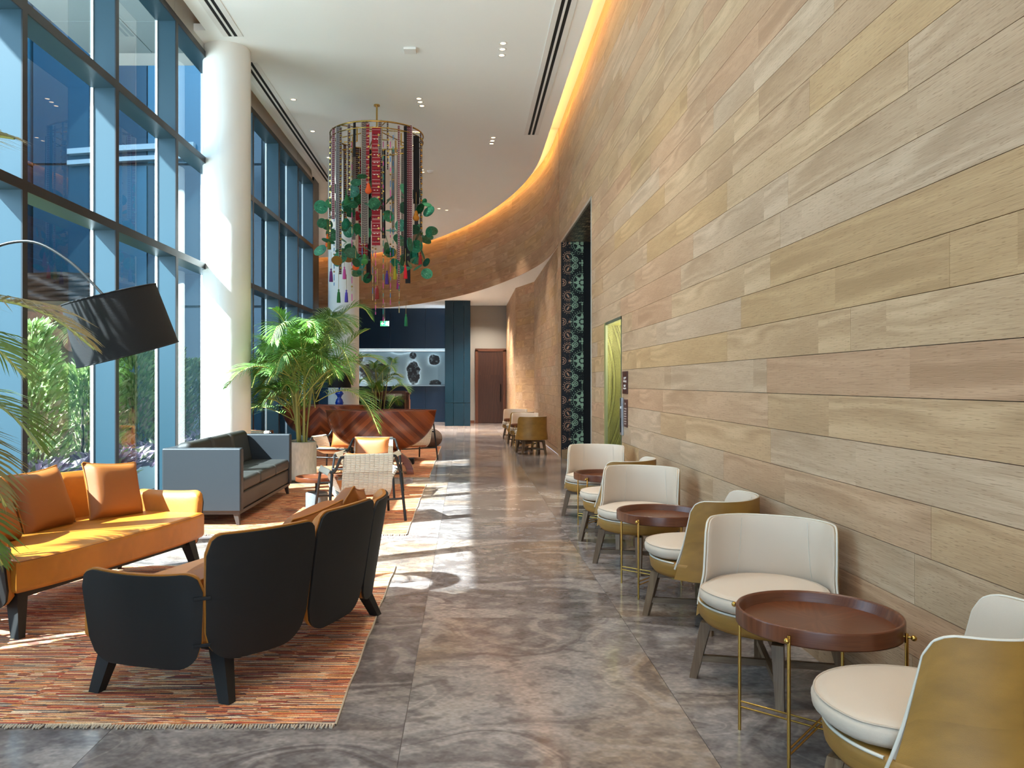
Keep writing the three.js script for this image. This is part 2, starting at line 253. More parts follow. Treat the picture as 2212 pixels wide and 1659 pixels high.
{ // lower boarded walls beyond the niche
  const wf = structure('wall_far', 'faceted oak-boarded wall beyond the patterned niche', 'wall');
  const pts = [[1.8, WEND], [1.8, 20.9], [1.4, 22.3], [1.4, 27.4]];
  for (let i = 0; i < 3; i++) {
    const [a, b] = [pts[i], pts[i + 1]];
    plankRun(wf, a, b, [0, 20], { minL: 0.8, maxL: 1.5 });
    mesh('baseboard', grid(1, 1, (u, v) => [lerp(a[0], b[0], u), v * (BASE - 0.004), -lerp(a[1], b[1], u)]), OAK[4], wf);
  }
  mesh('backing', plate([...pts.map(([x, z]) => [x + 0.016, -z]), [2.1, -27.6], [2.1, -15.3]], 0, 4.3), M.gap, wf);
}
{ // ---- the far rooms: soffit, grey wall with door, teal wall
  const so = structure('ceiling_low', 'white lower ceiling under the curved bulkhead', 'ceiling');
  const out = sweepPts.map((p) => [p.x, -p.z]);
  mesh('soffit', plate([...out, [-9, -29.6], [-9, -31], [2.2, -31], [2.2, -15.1]], 4.05, 4.2), M.ceiling, so);
  const gw = structure('wall_grey', 'plain grey wall around the brown door', 'wall');
  mesh('plaster', span(-0.3, 2.1, 0, 4.05, 27.4, 27.6), M.greyWall, gw);
  mesh('baseboard', span(-0.3, 0.3, 0, 0.1, 27.38, 27.4), M.doorWood, gw);
  const tw = structure('wall_teal', 'dark blue lacquered wall with joints behind the reception', 'wall');
  for (let i = 0; i < 7; i++) mesh('panel', span(-9 + i * 1.26 + 0.004, -9 + (i + 1) * 1.26 - 0.004, 0, 4.05, 28.4, 28.5), M.navy, tw);
  mesh('backing', span(-9, -0.1, 0, 4.05, 28.5, 28.7), M.dark, tw);
  const tc = thing('lacquered_pier', 'glossy dark teal lacquered pier beside the brown door', 'pier', [-0.26, 0, 26.2]);
  for (const [x0, x1] of [[-0.41, -0.14], [-0.135, 0.2], [0.205, 0.41]]) mesh('panel', rbox(x1 - x0, 3.29, 1.1, 0.006, (x0 + x1) / 2, 2.395, 0), M.teal, tc), mesh('panel', rbox(x1 - x0, 0.74, 1.1, 0.006, (x0 + x1) / 2, 0.37, 0), M.teal, tc);
  const d = thing('door', 'brown wooden door with frame and long pull at the far wall', 'door', [0.855, 0, 27.36]);
  for (const x of [-0.48, 0.48]) mesh('jamb', boxUV(box(0.1, 2.52, 0.07, x, 1.26, 0), 0.6, 'y'), M.doorWood, d);
  mesh('head', boxUV(box(1.06, 0.1, 0.07, 0, 2.52, 0), 0.6), M.doorWood, d);
  mesh('leaf', boxUV(box(0.86, 2.46, 0.03, 0, 1.235, 0), 0.6, 'y'), std('#452a19', { roughness: 0.45, map: walnutMap }), d);
  mesh('pull_handle', rod(V3(0.34, 0.75, 0.07), V3(0.34, 1.35, 0.07), 0.016), std('#1b1714', { metalness: 0.6, roughness: 0.4 }), d);
}
// ---- olive doorway and patterned niche in the right wall
{
  const d = structure('door_1', 'olive green doorway opening in the oak wall', 'doorway');
  mesh('lining', merge([span(1.765, 3.0, 0, DOOR[2], DOOR[1], DOOR[1] + 0.1), span(1.83, 3.0, 0, DOOR[2], DOOR[0] - 0.1, DOOR[0]), span(2.9, 3.0, 0, DOOR[2] - 0.02, DOOR[0], DOOR[1]), span(1.83, 3.0, DOOR[2] - 0.03, DOOR[2] + 0.05, DOOR[0], DOOR[1])]), M.olive, d);
  mesh('head_trim', span(1.762, 1.83, DOOR[2] - 0.035, DOOR[2] + 0.001, DOOR[0], DOOR[1]), std('#7c8168', { metalness: 0.5, roughness: 0.4 }), d);
  mesh('edge_trim', merge([span(1.762, 1.79, 0, DOOR[2], DOOR[1] - 0.012, DOOR[1]), span(1.762, 1.83, 0, DOOR[2], DOOR[0], DOOR[0] + 0.012)]), std('#6e7359', { metalness: 0.5, roughness: 0.4 }), d);
  mesh('threshold', span(1.8, 3, -0.05, 0, DOOR[0], DOOR[1]), M.joint, d);
  mesh('lamp_lens', new THREE.CylinderGeometry(0.05, 0.05, 0.006, 24).translate(2.35, DOOR[2] - 0.034, -9.45), M.lamp, d);  // lens for the added doorway fill, no such fitting known here
  const dl = new THREE.PointLight(new THREE.Color().setRGB(1, 0.92, 0.8), 3.6); dl.position.set(2.35, DOOR[2] - 0.09, -9.45); dl.shadow.radius = 2; dl.castShadow = true; dl.name = 'added_doorway_fill'; scene.add(dl);  // fill light added to brighten the olive lining
}
const tracery = (main, ground, sd) => canvasTex(512, 1024, (x, w, h) => {
  x.fillStyle = ground; x.fillRect(0, 0, w, h); x.strokeStyle = x.fillStyle = main; let q = sd; const R = () => (q = (q * 16807) % 2147483647) / 2147483647;
  const dots = (cx, cy, r, n, s) => { for (let i = 0; i < n; i++) { const a = i / n * 6.283; x.beginPath(); x.arc(cx + r * Math.cos(a), cy + r * Math.sin(a), s, 0, 7); x.fill(); } };
  const ring = (cx, cy, r, lw) => { x.lineWidth = lw; x.beginPath(); x.arc(cx, cy, r, 0, 7); x.stroke(); };
  for (let k = 0; k < 2; k++) {
    const cy = 256 + k * 512, cx = 256;
    ring(cx, cy, 118, 7); dots(cx, cy, 62, 8, 24); dots(cx, cy, 0.1, 1, 26); dots(cx, cy, 96, 8, 13); dots(cx, cy, 140, 28, 6);
    for (const sx of [-1, 1]) for (const sy of [-1, 1]) { const ex = cx + sx * 170, ey = cy + sy * 175; ring(ex, ey, 46, 9); dots(ex, ey, 66, 14, 7); x.beginPath(); x.ellipse(ex, ey, 12, 30, 0.6 * sx * sy, 0, 7); x.fill(); ring(cx + sx * 90, cy + sy * 215, 34, 10); dots(cx + sx * 90, cy + sy * 215, 14, 5, 8); }
    dots(cx, cy - 256, 30, 4, 12); dots(cx, cy - 256, 1, 1, 16); for (let i = 0; i < 12; i++) dots(cx, cy - 220 + i * 6, 0.1, 1, 3);
    for (const sx of [-1, 1]) { ring(cx + sx * 240, cy, 44, 9); dots(cx + sx * 240, cy, 20, 6, 9); dots(cx + sx * 150, cy, 8, 4, 8); }
  }
  for (let i = 0; i < 900; i++) { x.globalAlpha = 0.8; x.beginPath(); x.arc(R() * w, R() * h, 1.6 + 2.2 * R(), 0, 7); x.fill(); } x.globalAlpha = 1;
});
{
  const n = structure('wall_niche', 'tall niche with dark patterned screen panels in the oak wall', 'niche');
  const strip = (x0, x1, map, u0, u1, y0, y1) => { const g = new THREE.PlaneGeometry(x1 - x0, y1 - y0), uv = g.attributes.uv; for (let i = 0; i < uv.count; i++) uv.setXY(i, lerp(u0, u1, uv.getX(i)), lerp(y0, y1, uv.getY(i)) / 1.44); return g.translate((x0 + x1) / 2, (y0 + y1) / 2, -NICHE[1] + 0.002); };
  const green = std('#ffffff', { map: tracery('#a9c3a2', '#0a0d0b', 99), roughness: 0.35 }), copper = std('#ffffff', { map: tracery('#c08f70', '#120a08', 55), roughness: 0.35 });
  mesh('jamb', span(1.765, 2.9, 0, NICHE[2], NICHE[1], NICHE[1] + 0.12), M.dark, n);
  mesh('copper_screen', strip(1.775, 1.925, null, 0.02, 0.23, 0.17, NICHE[2]), copper, n);
  mesh('green_screen', strip(1.925, 2.165, null, 0.2, 0.535, 0.17, NICHE[2]), green, n);
  mesh('plinth', boxUV(span(1.765, 2.5, 0, 0.17, NICHE[1] - 0.012, NICHE[1]), 0.5), OAK[3], n);
  mesh('recess', merge([span(2.75, 2.9, 0, NICHE[2], NICHE[0] - 0.1, NICHE[1]), span(1.85, 2.9, 0, NICHE[2], NICHE[0] - 0.2, NICHE[0] - 0.05)]), std('#0b1019', { roughness: 0.4 }), n);
  const head = new THREE.PlaneGeometry(1.0, NICHE[1] - NICHE[0] + 0.1).rotateX(Math.PI / 2).translate(2.29, NICHE[2] - 0.001, -(NICHE[0] + NICHE[1]) / 2), huv = head.attributes.uv; for (let i = 0; i < huv.count; i++) huv.setXY(i, huv.getX(i) * 2.4, huv.getY(i) * 4.2);
  mesh('head_backing', span(1.79, 2.9, NICHE[2], NICHE[2] + 0.1, NICHE[0] - 0.1, NICHE[1] + 0.1), M.dark, n);
  mesh('head_screen', head, std('#ffffff', { map: tracery('#d8c3a4', '#2a2622', 33), metalness: 0.5, roughness: 0.3 }), n);
  mesh('edge_trim', merge([span(1.758, 1.79, 0, NICHE[2], NICHE[0] - 0.001, NICHE[0] + 0.012), span(1.758, 1.79, NICHE[2] - 0.012, NICHE[2] + 0.03, NICHE[0], NICHE[1])]), std('#b9b4a8', { metalness: 0.6, roughness: 0.35 }), n);
  mesh('threshold', span(1.8, 2.9, -0.05, 0, NICHE[0], NICHE[1]), M.joint, n);
}

// ---------------------------------------------------------------- setting: ceiling, cove, roof
const CEIL = 5.95, LIP = 0.25;
{
  const c = structure('ceiling', 'white plaster ceiling', 'ceiling');
  const lip = []; for (let i = 0; i <= 60; i++) { const p = sweepAt(i / 60 * sweepL); lip.push([p.x + p.nx * LIP, -(p.z + p.nz * LIP)]); }
  const outline = [[-3.36, -ZB], [-3.36, -10.28], [-3.78, -10.28], [-3.78, -11.5], [-3.34, -11.5], [-3.3, -17.0], [-3.5, -18.3], [-9, -18.4], ...lip.reverse().filter(([x]) => x > -8.3), [1.52, -15], [1.52, -ZB]];
  mesh('plasterboard', plate(outline, CEIL, CEIL + 0.09), M.ceiling, c);
  mesh('cove_top', merge([span(1.0, 1.99, TOP, TOP + 0.1, ZB, 15.2), slab(80, 1, (u, v) => { const p = sweepAt(u * sweepL), o = lerp(-0.1, 0.8, v); return [p.x + p.nx * o, TOP, -(p.z + p.nz * o)]; }, (u, v) => { const p = sweepAt(u * sweepL), o = lerp(-0.1, 0.8, v); return [p.x + p.nx * o, TOP + 0.1, -(p.z + p.nz * o)]; })]), M.ceiling, c);
  mesh('pocket_top', span(-3.8, -3.0, 6.2, 6.25, ZB, 18), M.white, c);
  mesh('roof', merge([span(-3.9, 2.6, 6.5, 6.7, ZB - 0.3, 17.6), span(-9.2, 2.6, 6.5, 6.7, 17.6, 31.2)]), M.white, c);
  // cove light strip lying on the ceiling edge
  const strip = thing('cove_light', 'warm light strip hidden in the ceiling cove above the oak wall', 'light');
  mesh('led_strip', span(1.36, 1.40, CEIL + 0.091, CEIL + 0.105, ZB + 0.2, 15), M.led, strip);
  mesh('led_strip', slab(60, 1, (u, v) => { const p = sweepAt(u * sweepL * 0.9), o = LIP + lerp(0.12, 0.16, v); return [p.x + p.nx * o, CEIL + 0.105, -(p.z + p.nz * o)]; }, (u, v) => { const p = sweepAt(u * sweepL * 0.9), o = LIP + lerp(0.12, 0.16, v); return [p.x + p.nx * o, CEIL + 0.091, -(p.z + p.nz * o)]; }), M.led, strip);
  const cove = (x, z, len, nx, nz) => { const l = new THREE.RectAreaLight(new THREE.Color().setRGB(1, 0.52, 0.17), 10, len, 0.04); l.position.set(x, CEIL + 0.12, -z); l.lookAt(x - nx * 0.6, CEIL + 0.4, -(z - nz * 0.6)); l.name = 'cove_light'; scene.add(l); };
  for (let k = 0; k < 4; k++) cove(1.38, -3.6 + (k + 0.5) * 4.65, 4.6, -1, 0);
  for (let k = 0; k < 10; k++) { const s = (k + 0.5) / 10 * sweepL * 0.88, p = sweepAt(s); cove(p.x + p.nx * (LIP + 0.14), p.z + p.nz * (LIP + 0.14), sweepL * 0.088, p.nx, p.nz); }
}
// linear air slots
function airSlot(x, Z0, Z1, label) {
  const s = thing('air_slot', label, 'air vent', [x, CEIL, (Z0 + Z1) / 2]); const L = Z1 - Z0;
  for (const o of [-0.095, 0, 0.095]) mesh('frame_bar', box(o ? 0.07 : 0.03, 0.008, L, o, -0.004, 0), M.white, s);
  for (const o of [-0.037, 0.037]) mesh('slot', box(0.045, 0.004, L, o, -0.002, 0), M.dark, s);
  return s;
}
airSlot(1.2, 3.5, 14.6, 'long double air slot in the ceiling beside the oak wall');
airSlot(-3.05, 4.0, 10.45, 'double air slot in the ceiling ending before the round white column');
airSlot(-3.09, 11.3, 18.0, 'double air slot in the ceiling beyond the round white column');
function downlight(x, Z, label, group, y = CEIL) {
  const d = thing('downlight', label, 'light', [x, y, Z], 0, group);
  mesh('trim_ring', lathe([[0.036, -0.001], [0.04, -0.006], [0.058, -0.004], [0.06, 0.0]], 24), M.white, d);
  mesh('lamp_lens', new THREE.CircleGeometry(0.037, 20).rotateX(Math.PI / 2).translate(0, -0.001, 0), M.lamp, d);
}
const trio = 'small round downlight set in a close row of three', single = 'small round downlight standing alone near the window side';
for (const [x, Z] of [[0.5, 10.67], [0.5, 10.86], [0.5, 11.06], [-0.75, 12.75], [-0.74, 12.9], [-0.72, 13.08], [0.51, 14.77], [0.5, 14.97], [0.49, 15.15], [-0.9, 20.6], [-0.7, 20.8], [-0.5, 21.0], [-0.95, 16.8], [-0.94, 17.0], [-0.93, 17.2], [-0.9, 8.6], [-0.9, 8.8], [-0.9, 9.0], [0.5, 6.6], [0.5, 6.8], [0.5, 7]]) downlight(x, Z, trio, 'ceiling downlights in threes');
for (const Z of [12.79, 14.4, 16.08, 17.7]) downlight(-2.77, Z, single, 'single ceiling downlights by the window');
function spot(x, Z, power, ang, tx = x, tZ = Z, y = CEIL) { const s = new THREE.SpotLight(new THREE.Color().setRGB(1, 0.92, 0.82), power, 0, ang, 0.7, 2); s.position.set(x, y - 0.02, -Z); s.target.position.set(tx, 0, -tZ); s.shadow.radius = 2; s.castShadow = true; s.name = 'downlight'; scene.add(s, s.target); }  // all named downlight, though the added far fill spots have no fitting
for (const Z of [1.2, 3.0, 5.0, 7.0, 9.0, 10.86, 13, 14.97, 17]) spot(0.5, Z, Z < 6 ? 4 : 9, 0.62, 0.6, Z);
for (const Z of [3, 6, 8.8, 12.9, 17, 20.8]) spot(-0.9, Z, 6, 0.62);
for (const Z of [12.79, 14.4, 16.08]) spot(-2.77, Z, 5, 0.5);
for (const [x, Z] of [[-0.4, 22.3], [0.4, 24.4], [-2.2, 26.0], [-4, 26.4], [-1.6, 23.8]]) spot(x, Z, 46, 0.85, x, Z, 4.05);  // spots added without fittings to brighten the far rooms
for (const [x, Z] of [[0.5, 17.2], [0.45, 19.2], [-0.2, 21.2]]) spot(x, Z, 18, 0.6);  // added fill for the far oak wall, no fittings at these points
spot(0.6, 26.2, 16, 1.1, 0.6, 26.2, 4.05);  // extra spot added to lift the grey wall and door, no fitting
tag(mesh('ceiling_sensor', rbox(0.17, 0.03, 0.17, 0.006, -0.76, CEIL - 0.015, -10.87), M.white), 'small white square sensor box on the ceiling', 'sensor');
tag(mesh('smoke_detector', lathe([[0, -0.05], [0.05, -0.045], [0.07, -0.02], [0.08, 0]], 24).translate(-0.757, CEIL, -17.1), M.white), 'small white round smoke detector on the ceiling', 'detector');

// ---------------------------------------------------------------- setting: curtain wall on the left
const FX = -3.5, GX = -3.73, T2 = 2.95, T1 = 4.37, T0 = 5.79, MZ = [-3.6, -1.95, -0.3, 1.35, 3.0, 4.65, 6.3, 7.97, 9.62, 11.27, 12.9, 14.55, 16.05, 17.5];
{
  const inner = (Z) => (Z < 12 ? FX : lerp(-3.47, -3.36, (Z - 12) / 5.5)), outer = (Z) => inner(Z) - 0.23;
  const seg = (Za, Zb, y0, y1, xi, xo) => { // box following the slightly turning facade
    const f = (x, Z) => [x, -Z]; return plate([f(inner(Za) + xi, Za), f(inner(Zb) + xi, Zb), f(inner(Zb) + xo, Zb), f(inner(Za) + xo, Za)], y0, y1); };
  for (let i = 0; i + 1 < MZ.length; i++) {
    const Za = MZ[i], Zb = MZ[i + 1], w = structure('window_' + (i + 1), 'tall blue-framed curtain wall bay', 'window');
    mesh('mullion', span(outer(Zb), inner(Zb), 0, T0 + 0.04, Zb - 0.035, Zb + 0.035), M.blueMetal, w);
    mesh('mullion_cap', span(inner(Zb), inner(Zb) + 0.012, 0, T0 + 0.05, Zb - 0.036, Zb + 0.036), M.capMetal, w);
    for (const y of [T2, T1, T0]) { mesh('transom', seg(Za + 0.035, Zb - 0.035, y - 0.03, y + 0.05, 0, -0.23), M.blueMetal, w); mesh('transom_cap', seg(Za + 0.035, Zb - 0.035, y - 0.032, y + 0.052, 0.012, 0), M.capMetal, w); }
    mesh('sill', seg(Za + 0.035, Zb - 0.035, 0, 0.08, 0, -0.23), M.blueMetal, w);
    mesh('glazing_seal', merge([span(outer(Zb) - 0.005, outer(Zb) + 0.02, 0, 5.8, Zb - 0.047, Zb - 0.035), span(outer(Za) - 0.005, outer(Za) + 0.02, 0, 5.8, Za + 0.035, Za + 0.047)]), M.seal, w);
    for (const [y0, y1] of [[0.08, T2 - 0.03], [T2 + 0.05, T1 - 0.03], [T1 + 0.05, T0 - 0.03]]) mesh('glass_pane', grid(1, 1, (u, v) => { const Z = lerp(Za + 0.035, Zb - 0.035, u); return [outer(Z) + 0.003, lerp(y0, y1, v), -Z]; }), M.glass, w);
    mesh('head_panel', seg(Za + 0.006, Zb - 0.006, T0 + 0.05, 6.5, -0.015, -0.25), M.bulk, w);
  }
  const tr = structure('wall_left', 'end of the facade turning away to the left', 'wall');
  mesh('return', span(-9.1, -3.36, 0, 6.5, 17.6, 18.2), M.teal, tr);
  mesh('side', span(-9.3, -9.1, 0, 6.5, 17.6, 31), M.greyWall, tr);
  mesh('end', span(-9.3, 2.3, 0, 6.5, 31, 31.2), M.greyWall, tr);
  const fr = structure('wall_front', 'wall with a wide opening behind the camera', 'wall');
  mesh('plaster', merge([span(-3.9, 2.0, 4.8, 6.5, ZB - 0.2, ZB), span(-3.9, -3.2, 0, 4.8, ZB - 0.2, ZB), span(1.5, 2.0, 0, 4.8, ZB - 0.2, ZB)]), M.white, fr);
  mesh('glass_pane', new THREE.PlaneGeometry(4.7, 4.8).translate(-0.85, 2.4, -(ZB - 0.1)), M.clearGlass, fr);
}
// round columns
function column(x, Z, r, label) { const c = thing('round_column', label, 'column', [x, 0, Z]); mesh('shaft', new THREE.CylinderGeometry(r, r, CEIL, 64, 1, true).translate(0, CEIL / 2, 0), M.column, c); mesh('base_ring', new THREE.CylinderGeometry(r + 0.004, r + 0.004, 0.1, 64).translate(0, 0.05, 0), M.steel, c); return c; }
column(-3.27, 10.9, 0.318, 'round white column with sunlit base behind the grey sofa');
column(-2.53, 16.5, 0.318, 'round white column in shade behind the hanging textile chandelier');

// ---------------------------------------------------------------- outside the windows
{
  const g = structure('ground_outside', 'paving outside the windows', 'ground');
  mesh('paving', span(-60, -3.75, -0.25, -0.05, -30, 90), std('#d6d2ca', { roughness: 0.9 }), g);
  mesh('apron', span(-20, 20, -0.25, -0.05, -40, ZB - 0.2), std('#d6d2ca', { roughness: 0.9 }), g);
  const can = thing('entrance_canopy', 'pale panelled canopy soffit above the windows outside', 'canopy');
  mesh('deck', span(-5.73, -3.75, 6.40, 6.7, ZB, 12.55), M.white, can);
  for (let i = 0; i < 2; i++) for (let k = 0; k < 15; k++) mesh('soffit_panel', span(-5.72 + i * 0.985 + 0.008, -5.72 + (i + 1) * 0.985 - 0.008, 6.385, 6.4, ZB + k * 1.07 + 0.008, ZB + (k + 1) * 1.07 - 0.008), std('#9aa3a3', { roughness: 0.6 }), can);
  const sw = thing('sun_blocker_wall', 'added unseen white sun blocker with a rounded top corner outside', 'wall');  // never in view; added to cast the rounded shadow edge on the floor
  const sh = new THREE.Shape(); sh.moveTo(-ZB, -0.05); sh.lineTo(-ZB, 5.2); sh.lineTo(-0.9, 5.2); sh.bezierCurveTo(-2.2, 5.2, -2.95, 4.9, -2.95, 4.1); sh.lineTo(-2.95, -0.05); sh.closePath();
  mesh('panel', new THREE.ExtrudeGeometry(sh, { depth: 0.12, bevelEnabled: false, curveSegments: 20 }).rotateY(-Math.PI / 2).translate(-4.4, 0, 0), M.white, sw);
  const pm = ['#1a3a4e', '#20465c', '#152f40', '#285268'].map((c) => std(c, { roughness: 0.2 }));
  const bd = thing('glass_wing', 'blue glass wing of the building beyond the garden', 'building', [-6.6, 0, 16.5]);
  mesh('core', box(4.76, 12, 4, 0, 6, -2.06), std('#27323a', { roughness: 0.7 }), bd);
  const pg = box(1.16, 2.9, 0.05); for (let i = 0; i < 4; i++) for (let k = 0; k < 4; k++) { const m = mesh('pane', pg, pm[Math.floor(rnd() * 4)], bd); m.position.set(-1.79 + i * 1.19, k * 2.95 + 1.5, -0.03); }
  const b2 = thing('shading_tower', 'tall blue glass block added beyond the garden hedge to shade the far windows', 'building', [-9.05, 0, 19.4]);  // added mass that keeps the sun off the far window bays
  mesh('core', box(4, 12.4, 20, -2.06, 6.2, 0), std('#27323a', { roughness: 0.7 }), b2);
  const pg2 = box(0.05, 2.9, 1.62); for (let i = 0; i < 6; i++) for (let k = 0; k < 4; k++) { const m = mesh('pane', pg2, pm[Math.floor(rnd() * 4)], b2); m.position.set(-0.03, k * 2.95 + 1.5, 9.15 - i * 1.66); }
  const fw = thing('feature_wall', 'brown outdoor feature wall hung with round copper discs', 'wall', [-8.2, -0.05, 16.2]);
  mesh('slab', box(1.55, 3.1, 0.2, 0, 1.55, 0), std('#6d5a43', { roughness: 0.8 }), fw);
  for (let k = 0; k < 6; k++) mesh('slate_strip', grid(30, 2, (u, v) => [(u - 0.5) * 1.55, 3.12 + k * 0.095 + v * 0.085 + 0.014 * Math.sin(u * 9 + k * 2), 0.1 + 0.04 * Math.sin(u * 13 + k * 1.7) * Math.sin(v * 3.1)]), std('#4a3a32', { roughness: 0.3, metalness: 0.3, side: THREE.DoubleSide }), fw);
  mesh('head_slab', box(1.55, 0.58, 0.1, 0, 3.39, 0), std('#2c221c', { roughness: 0.7 }), fw);
  const cop = std('#b88068', { roughness: 0.45, metalness: 0.2, map: concreteMap });
  for (const [x, y, q] of [[-0.6, 2.72, 0.17], [-0.28, 2.82, 0.2], [0.05, 2.78, 0.1], [0.32, 2.8, 0.21], [-0.45, 2.32, 0.2], [-0.05, 2.4, 0.14], [0.28, 2.28, 0.21], [0.62, 2.45, 0.16], [0.02, 2.95, 0.07]]) mesh('copper_disc', new THREE.CylinderGeometry(q, q, 0.03, 28).rotateX(Math.PI / 2).translate(x, y, 0.115 + 0.02 * rnd()), cop, fw);
  const fb = thing('canopy_fascia', 'curved pale double fascia band on the blue glass wing outside', 'fascia');
  for (const [y, t] of [[6.1, 0.11], [5.88, 0.09]]) { const f = (q) => (u, v) => [lerp(-8.2, -5.6, u), y + v * t + 0.2 * u - 0.06 * u * u, -16.36 - q]; mesh('band', slab(24, 1, f(0), f(0.14), null), std('#8b9aa2', { roughness: 0.5 }), fb); }
}
// planters with hedge shrubs
function sprays(n, sampler, len, wid) {                               // a cloud of small leaf sprays; sampler() -> {p, d}
  const pos = [], col = [], nor = V3();
  for (let i = 0; i < n; i++) {
    const { p, d, c } = sampler(i), side = V3(rr(-1, 1), rr(-1, 1), rr(-1, 1)).cross(d).normalize(), l = len * rr(0.6, 1.3), w = wid * rr(0.7, 1.3);
    const a = p.clone().addScaledVector(side, -w), b = p.clone().addScaledVector(side, w), m = p.clone().addScaledVector(d, l * 0.5), t = p.clone().addScaledVector(d, l), m1 = m.clone().addScaledVector(side, -w * 1.5), m2 = m.clone().addScaledVector(side, w * 1.5);
    for (const q of [a, b, m2, a, m2, m1, m1, m2, t]) { pos.push(q.x, q.y, q.z); col.push(...c); }
  }
  const g = new THREE.BufferGeometry(); g.setAttribute('position', new THREE.Float32BufferAttribute(pos, 3)); g.setAttribute('color', new THREE.Float32BufferAttribute(col, 3)); g.computeVertexNormals(); return g;
}
const shrubMat = phys('#ffffff', { vertexColors: true, roughness: 0.7, transmission: 0.35, thickness: 0, side: THREE.DoubleSide });
{
  const greens = [[0.28, 0.40, 0.12], [0.36, 0.48, 0.17], [0.20, 0.32, 0.10], [0.46, 0.50, 0.24], [0.55, 0.44, 0.30], [0.40, 0.30, 0.20]];
  const shrubGeo = (h, r) => sprays(2300, (i) => { const t = Math.pow(rnd(), 0.8), a = rr(0, 6.283), rad = r * (1 - 0.55 * t) * Math.sqrt(rr(0.25, 1)) * (0.8 + 0.4 * vnoise(a * 2, t * 6)), d = V3(Math.cos(a) * 0.7, rr(0.3, 1.2), Math.sin(a) * 0.7).normalize(); return { p: V3(Math.cos(a) * rad, 0.35 + t * h, Math.sin(a) * rad), d, c: greens[Math.floor(rnd() * (t < 0.45 ? 6 : 4))] }; }, 0.11, 0.012);
  const kinds = [shrubGeo(1.45, 0.5), shrubGeo(1.2, 0.55), shrubGeo(1.65, 0.45)];
  let i = 0;
  for (let Z = 5.2; Z < 15.8; Z += 0.82) {
    const s = thing('hedge_shrub', 'feathery green conifer shrub in the planter outside the windows', 'shrub', [-5.25 + rr(-0.25, 0.2), 0, Z + rr(-0.12, 0.12)], rr(0, 6), 'hedge shrubs outside the windows'), sc = rr(0.9, 1.12);
    mesh('foliage', kinds[i++ % 3], shrubMat, s).scale.setScalar(sc); mesh('trunk', rod(V3(0, 0.25, 0), V3(0, 1.2, 0), 0.025, 0.012, 6), M.soil, s);
  }
  const purp = sprays(420, () => { const a = rr(0, 6.283), r = Math.sqrt(rnd()) * 0.3; return { p: V3(Math.cos(a) * r, rr(0.25, 0.5), Math.sin(a) * r), d: V3(Math.cos(a), rr(0.2, 1.1), Math.sin(a)).normalize(), c: [[0.24, 0.16, 0.24], [0.34, 0.26, 0.32], [0.16, 0.10, 0.16], [0.2, 0.24, 0.1]][Math.floor(rnd() * 4)] }; }, 0.14, 0.016);
  for (let Z = 5.0; Z < 15.4; Z += 0.6) { const s = thing('purple_ground_plant', 'low purple-leaved plant at the planter edge outside', 'plant', [-4.45 + rr(-0.1, 0.1), 0, Z], rr(0, 6), 'purple plants along the planter'); mesh('foliage', purp, shrubMat, s); }
  for (const [a, b] of [[4.6, 8.3], [8.45, 12.15], [12.3, 16.0]]) { const p = thing('planter_trough', 'long grey planter trough outside the windows', 'planter', [-4.95, -0.05, (a + b) / 2], 0, 'planter troughs'); mesh('trough', merge([box(0.04, 0.36, b - a, 0.78, 0.18, 0), box(0.04, 0.36, b - a, -0.78, 0.18, 0), box(1.52, 0.36, 0.04, 0, 0.18, (b - a) / 2 - 0.02), box(1.52, 0.36, 0.04, 0, 0.18, -(b - a) / 2 + 0.02)]), std('#a9b7bd', { roughness: 0.6 }), p); mesh('soil', box(1.52, 0.28, b - a - 0.08, 0, 0.14, 0), M.soil, p); }
}

// ---------------------------------------------------------------- rugs
function rug(x0, x1, Z0, Z1, mat, label) {
  const r = thing('rug', label, 'rug', [(x0 + x1) / 2, 0, (Z0 + Z1) / 2]); const w = x1 - x0, d = Z1 - Z0;
  const g = box(w, 0.01, d, 0, 0.0055, 0), p = g.attributes.position, uv = g.attributes.uv; for (let i = 0; i < p.count; i++) uv.setXY(i, p.getX(i) / 2, p.getZ(i) / 2); mesh('pile', g, mat, r);
  for (const s of [-1, 1]) mesh('binding', tube(Array.from({ length: 14 }, (_, i) => V3(s * (w / 2 + 0.004 * Math.sin(i * 2.1)), 0.0055, lerp(-d / 2, d / 2, i / 13))), 0.006, 60, 6), M.fringe, r);
  const n = Math.round(w / 0.012), parts = []; for (let i = 0; i < n; i++) { const x = lerp(-w / 2, w / 2, (i + 0.5) / n), j = 0.006 * vnoise(i * 0.06, 3) - 0.003, l = rr(0.018, 0.034); parts.push(rod(V3(x, 0.0062, d / 2 - 0.004), V3(x + rr(-0.006, 0.006), 0.005, d / 2 + l + j), 0.005, 0.004, 5)); }
  const f = mesh('fringe', merge(parts), M.fringe, r); f.userData.kind = 'stuff'; return r;
}
rug(-3.3, -0.535, 3.24, 6.05, M.rug, 'rust and red streaked rug under the two cognac sofas');
rug(-3.1, -0.545, 7.3, 10.9, M.rugTwo, 'rust striped rug under the grey sofa and woven armchairs');
rug(-3.1, -0.54, 11.7, 17.4, M.rugTwo, 'rust striped rug under the boat-shaped wooden tables');

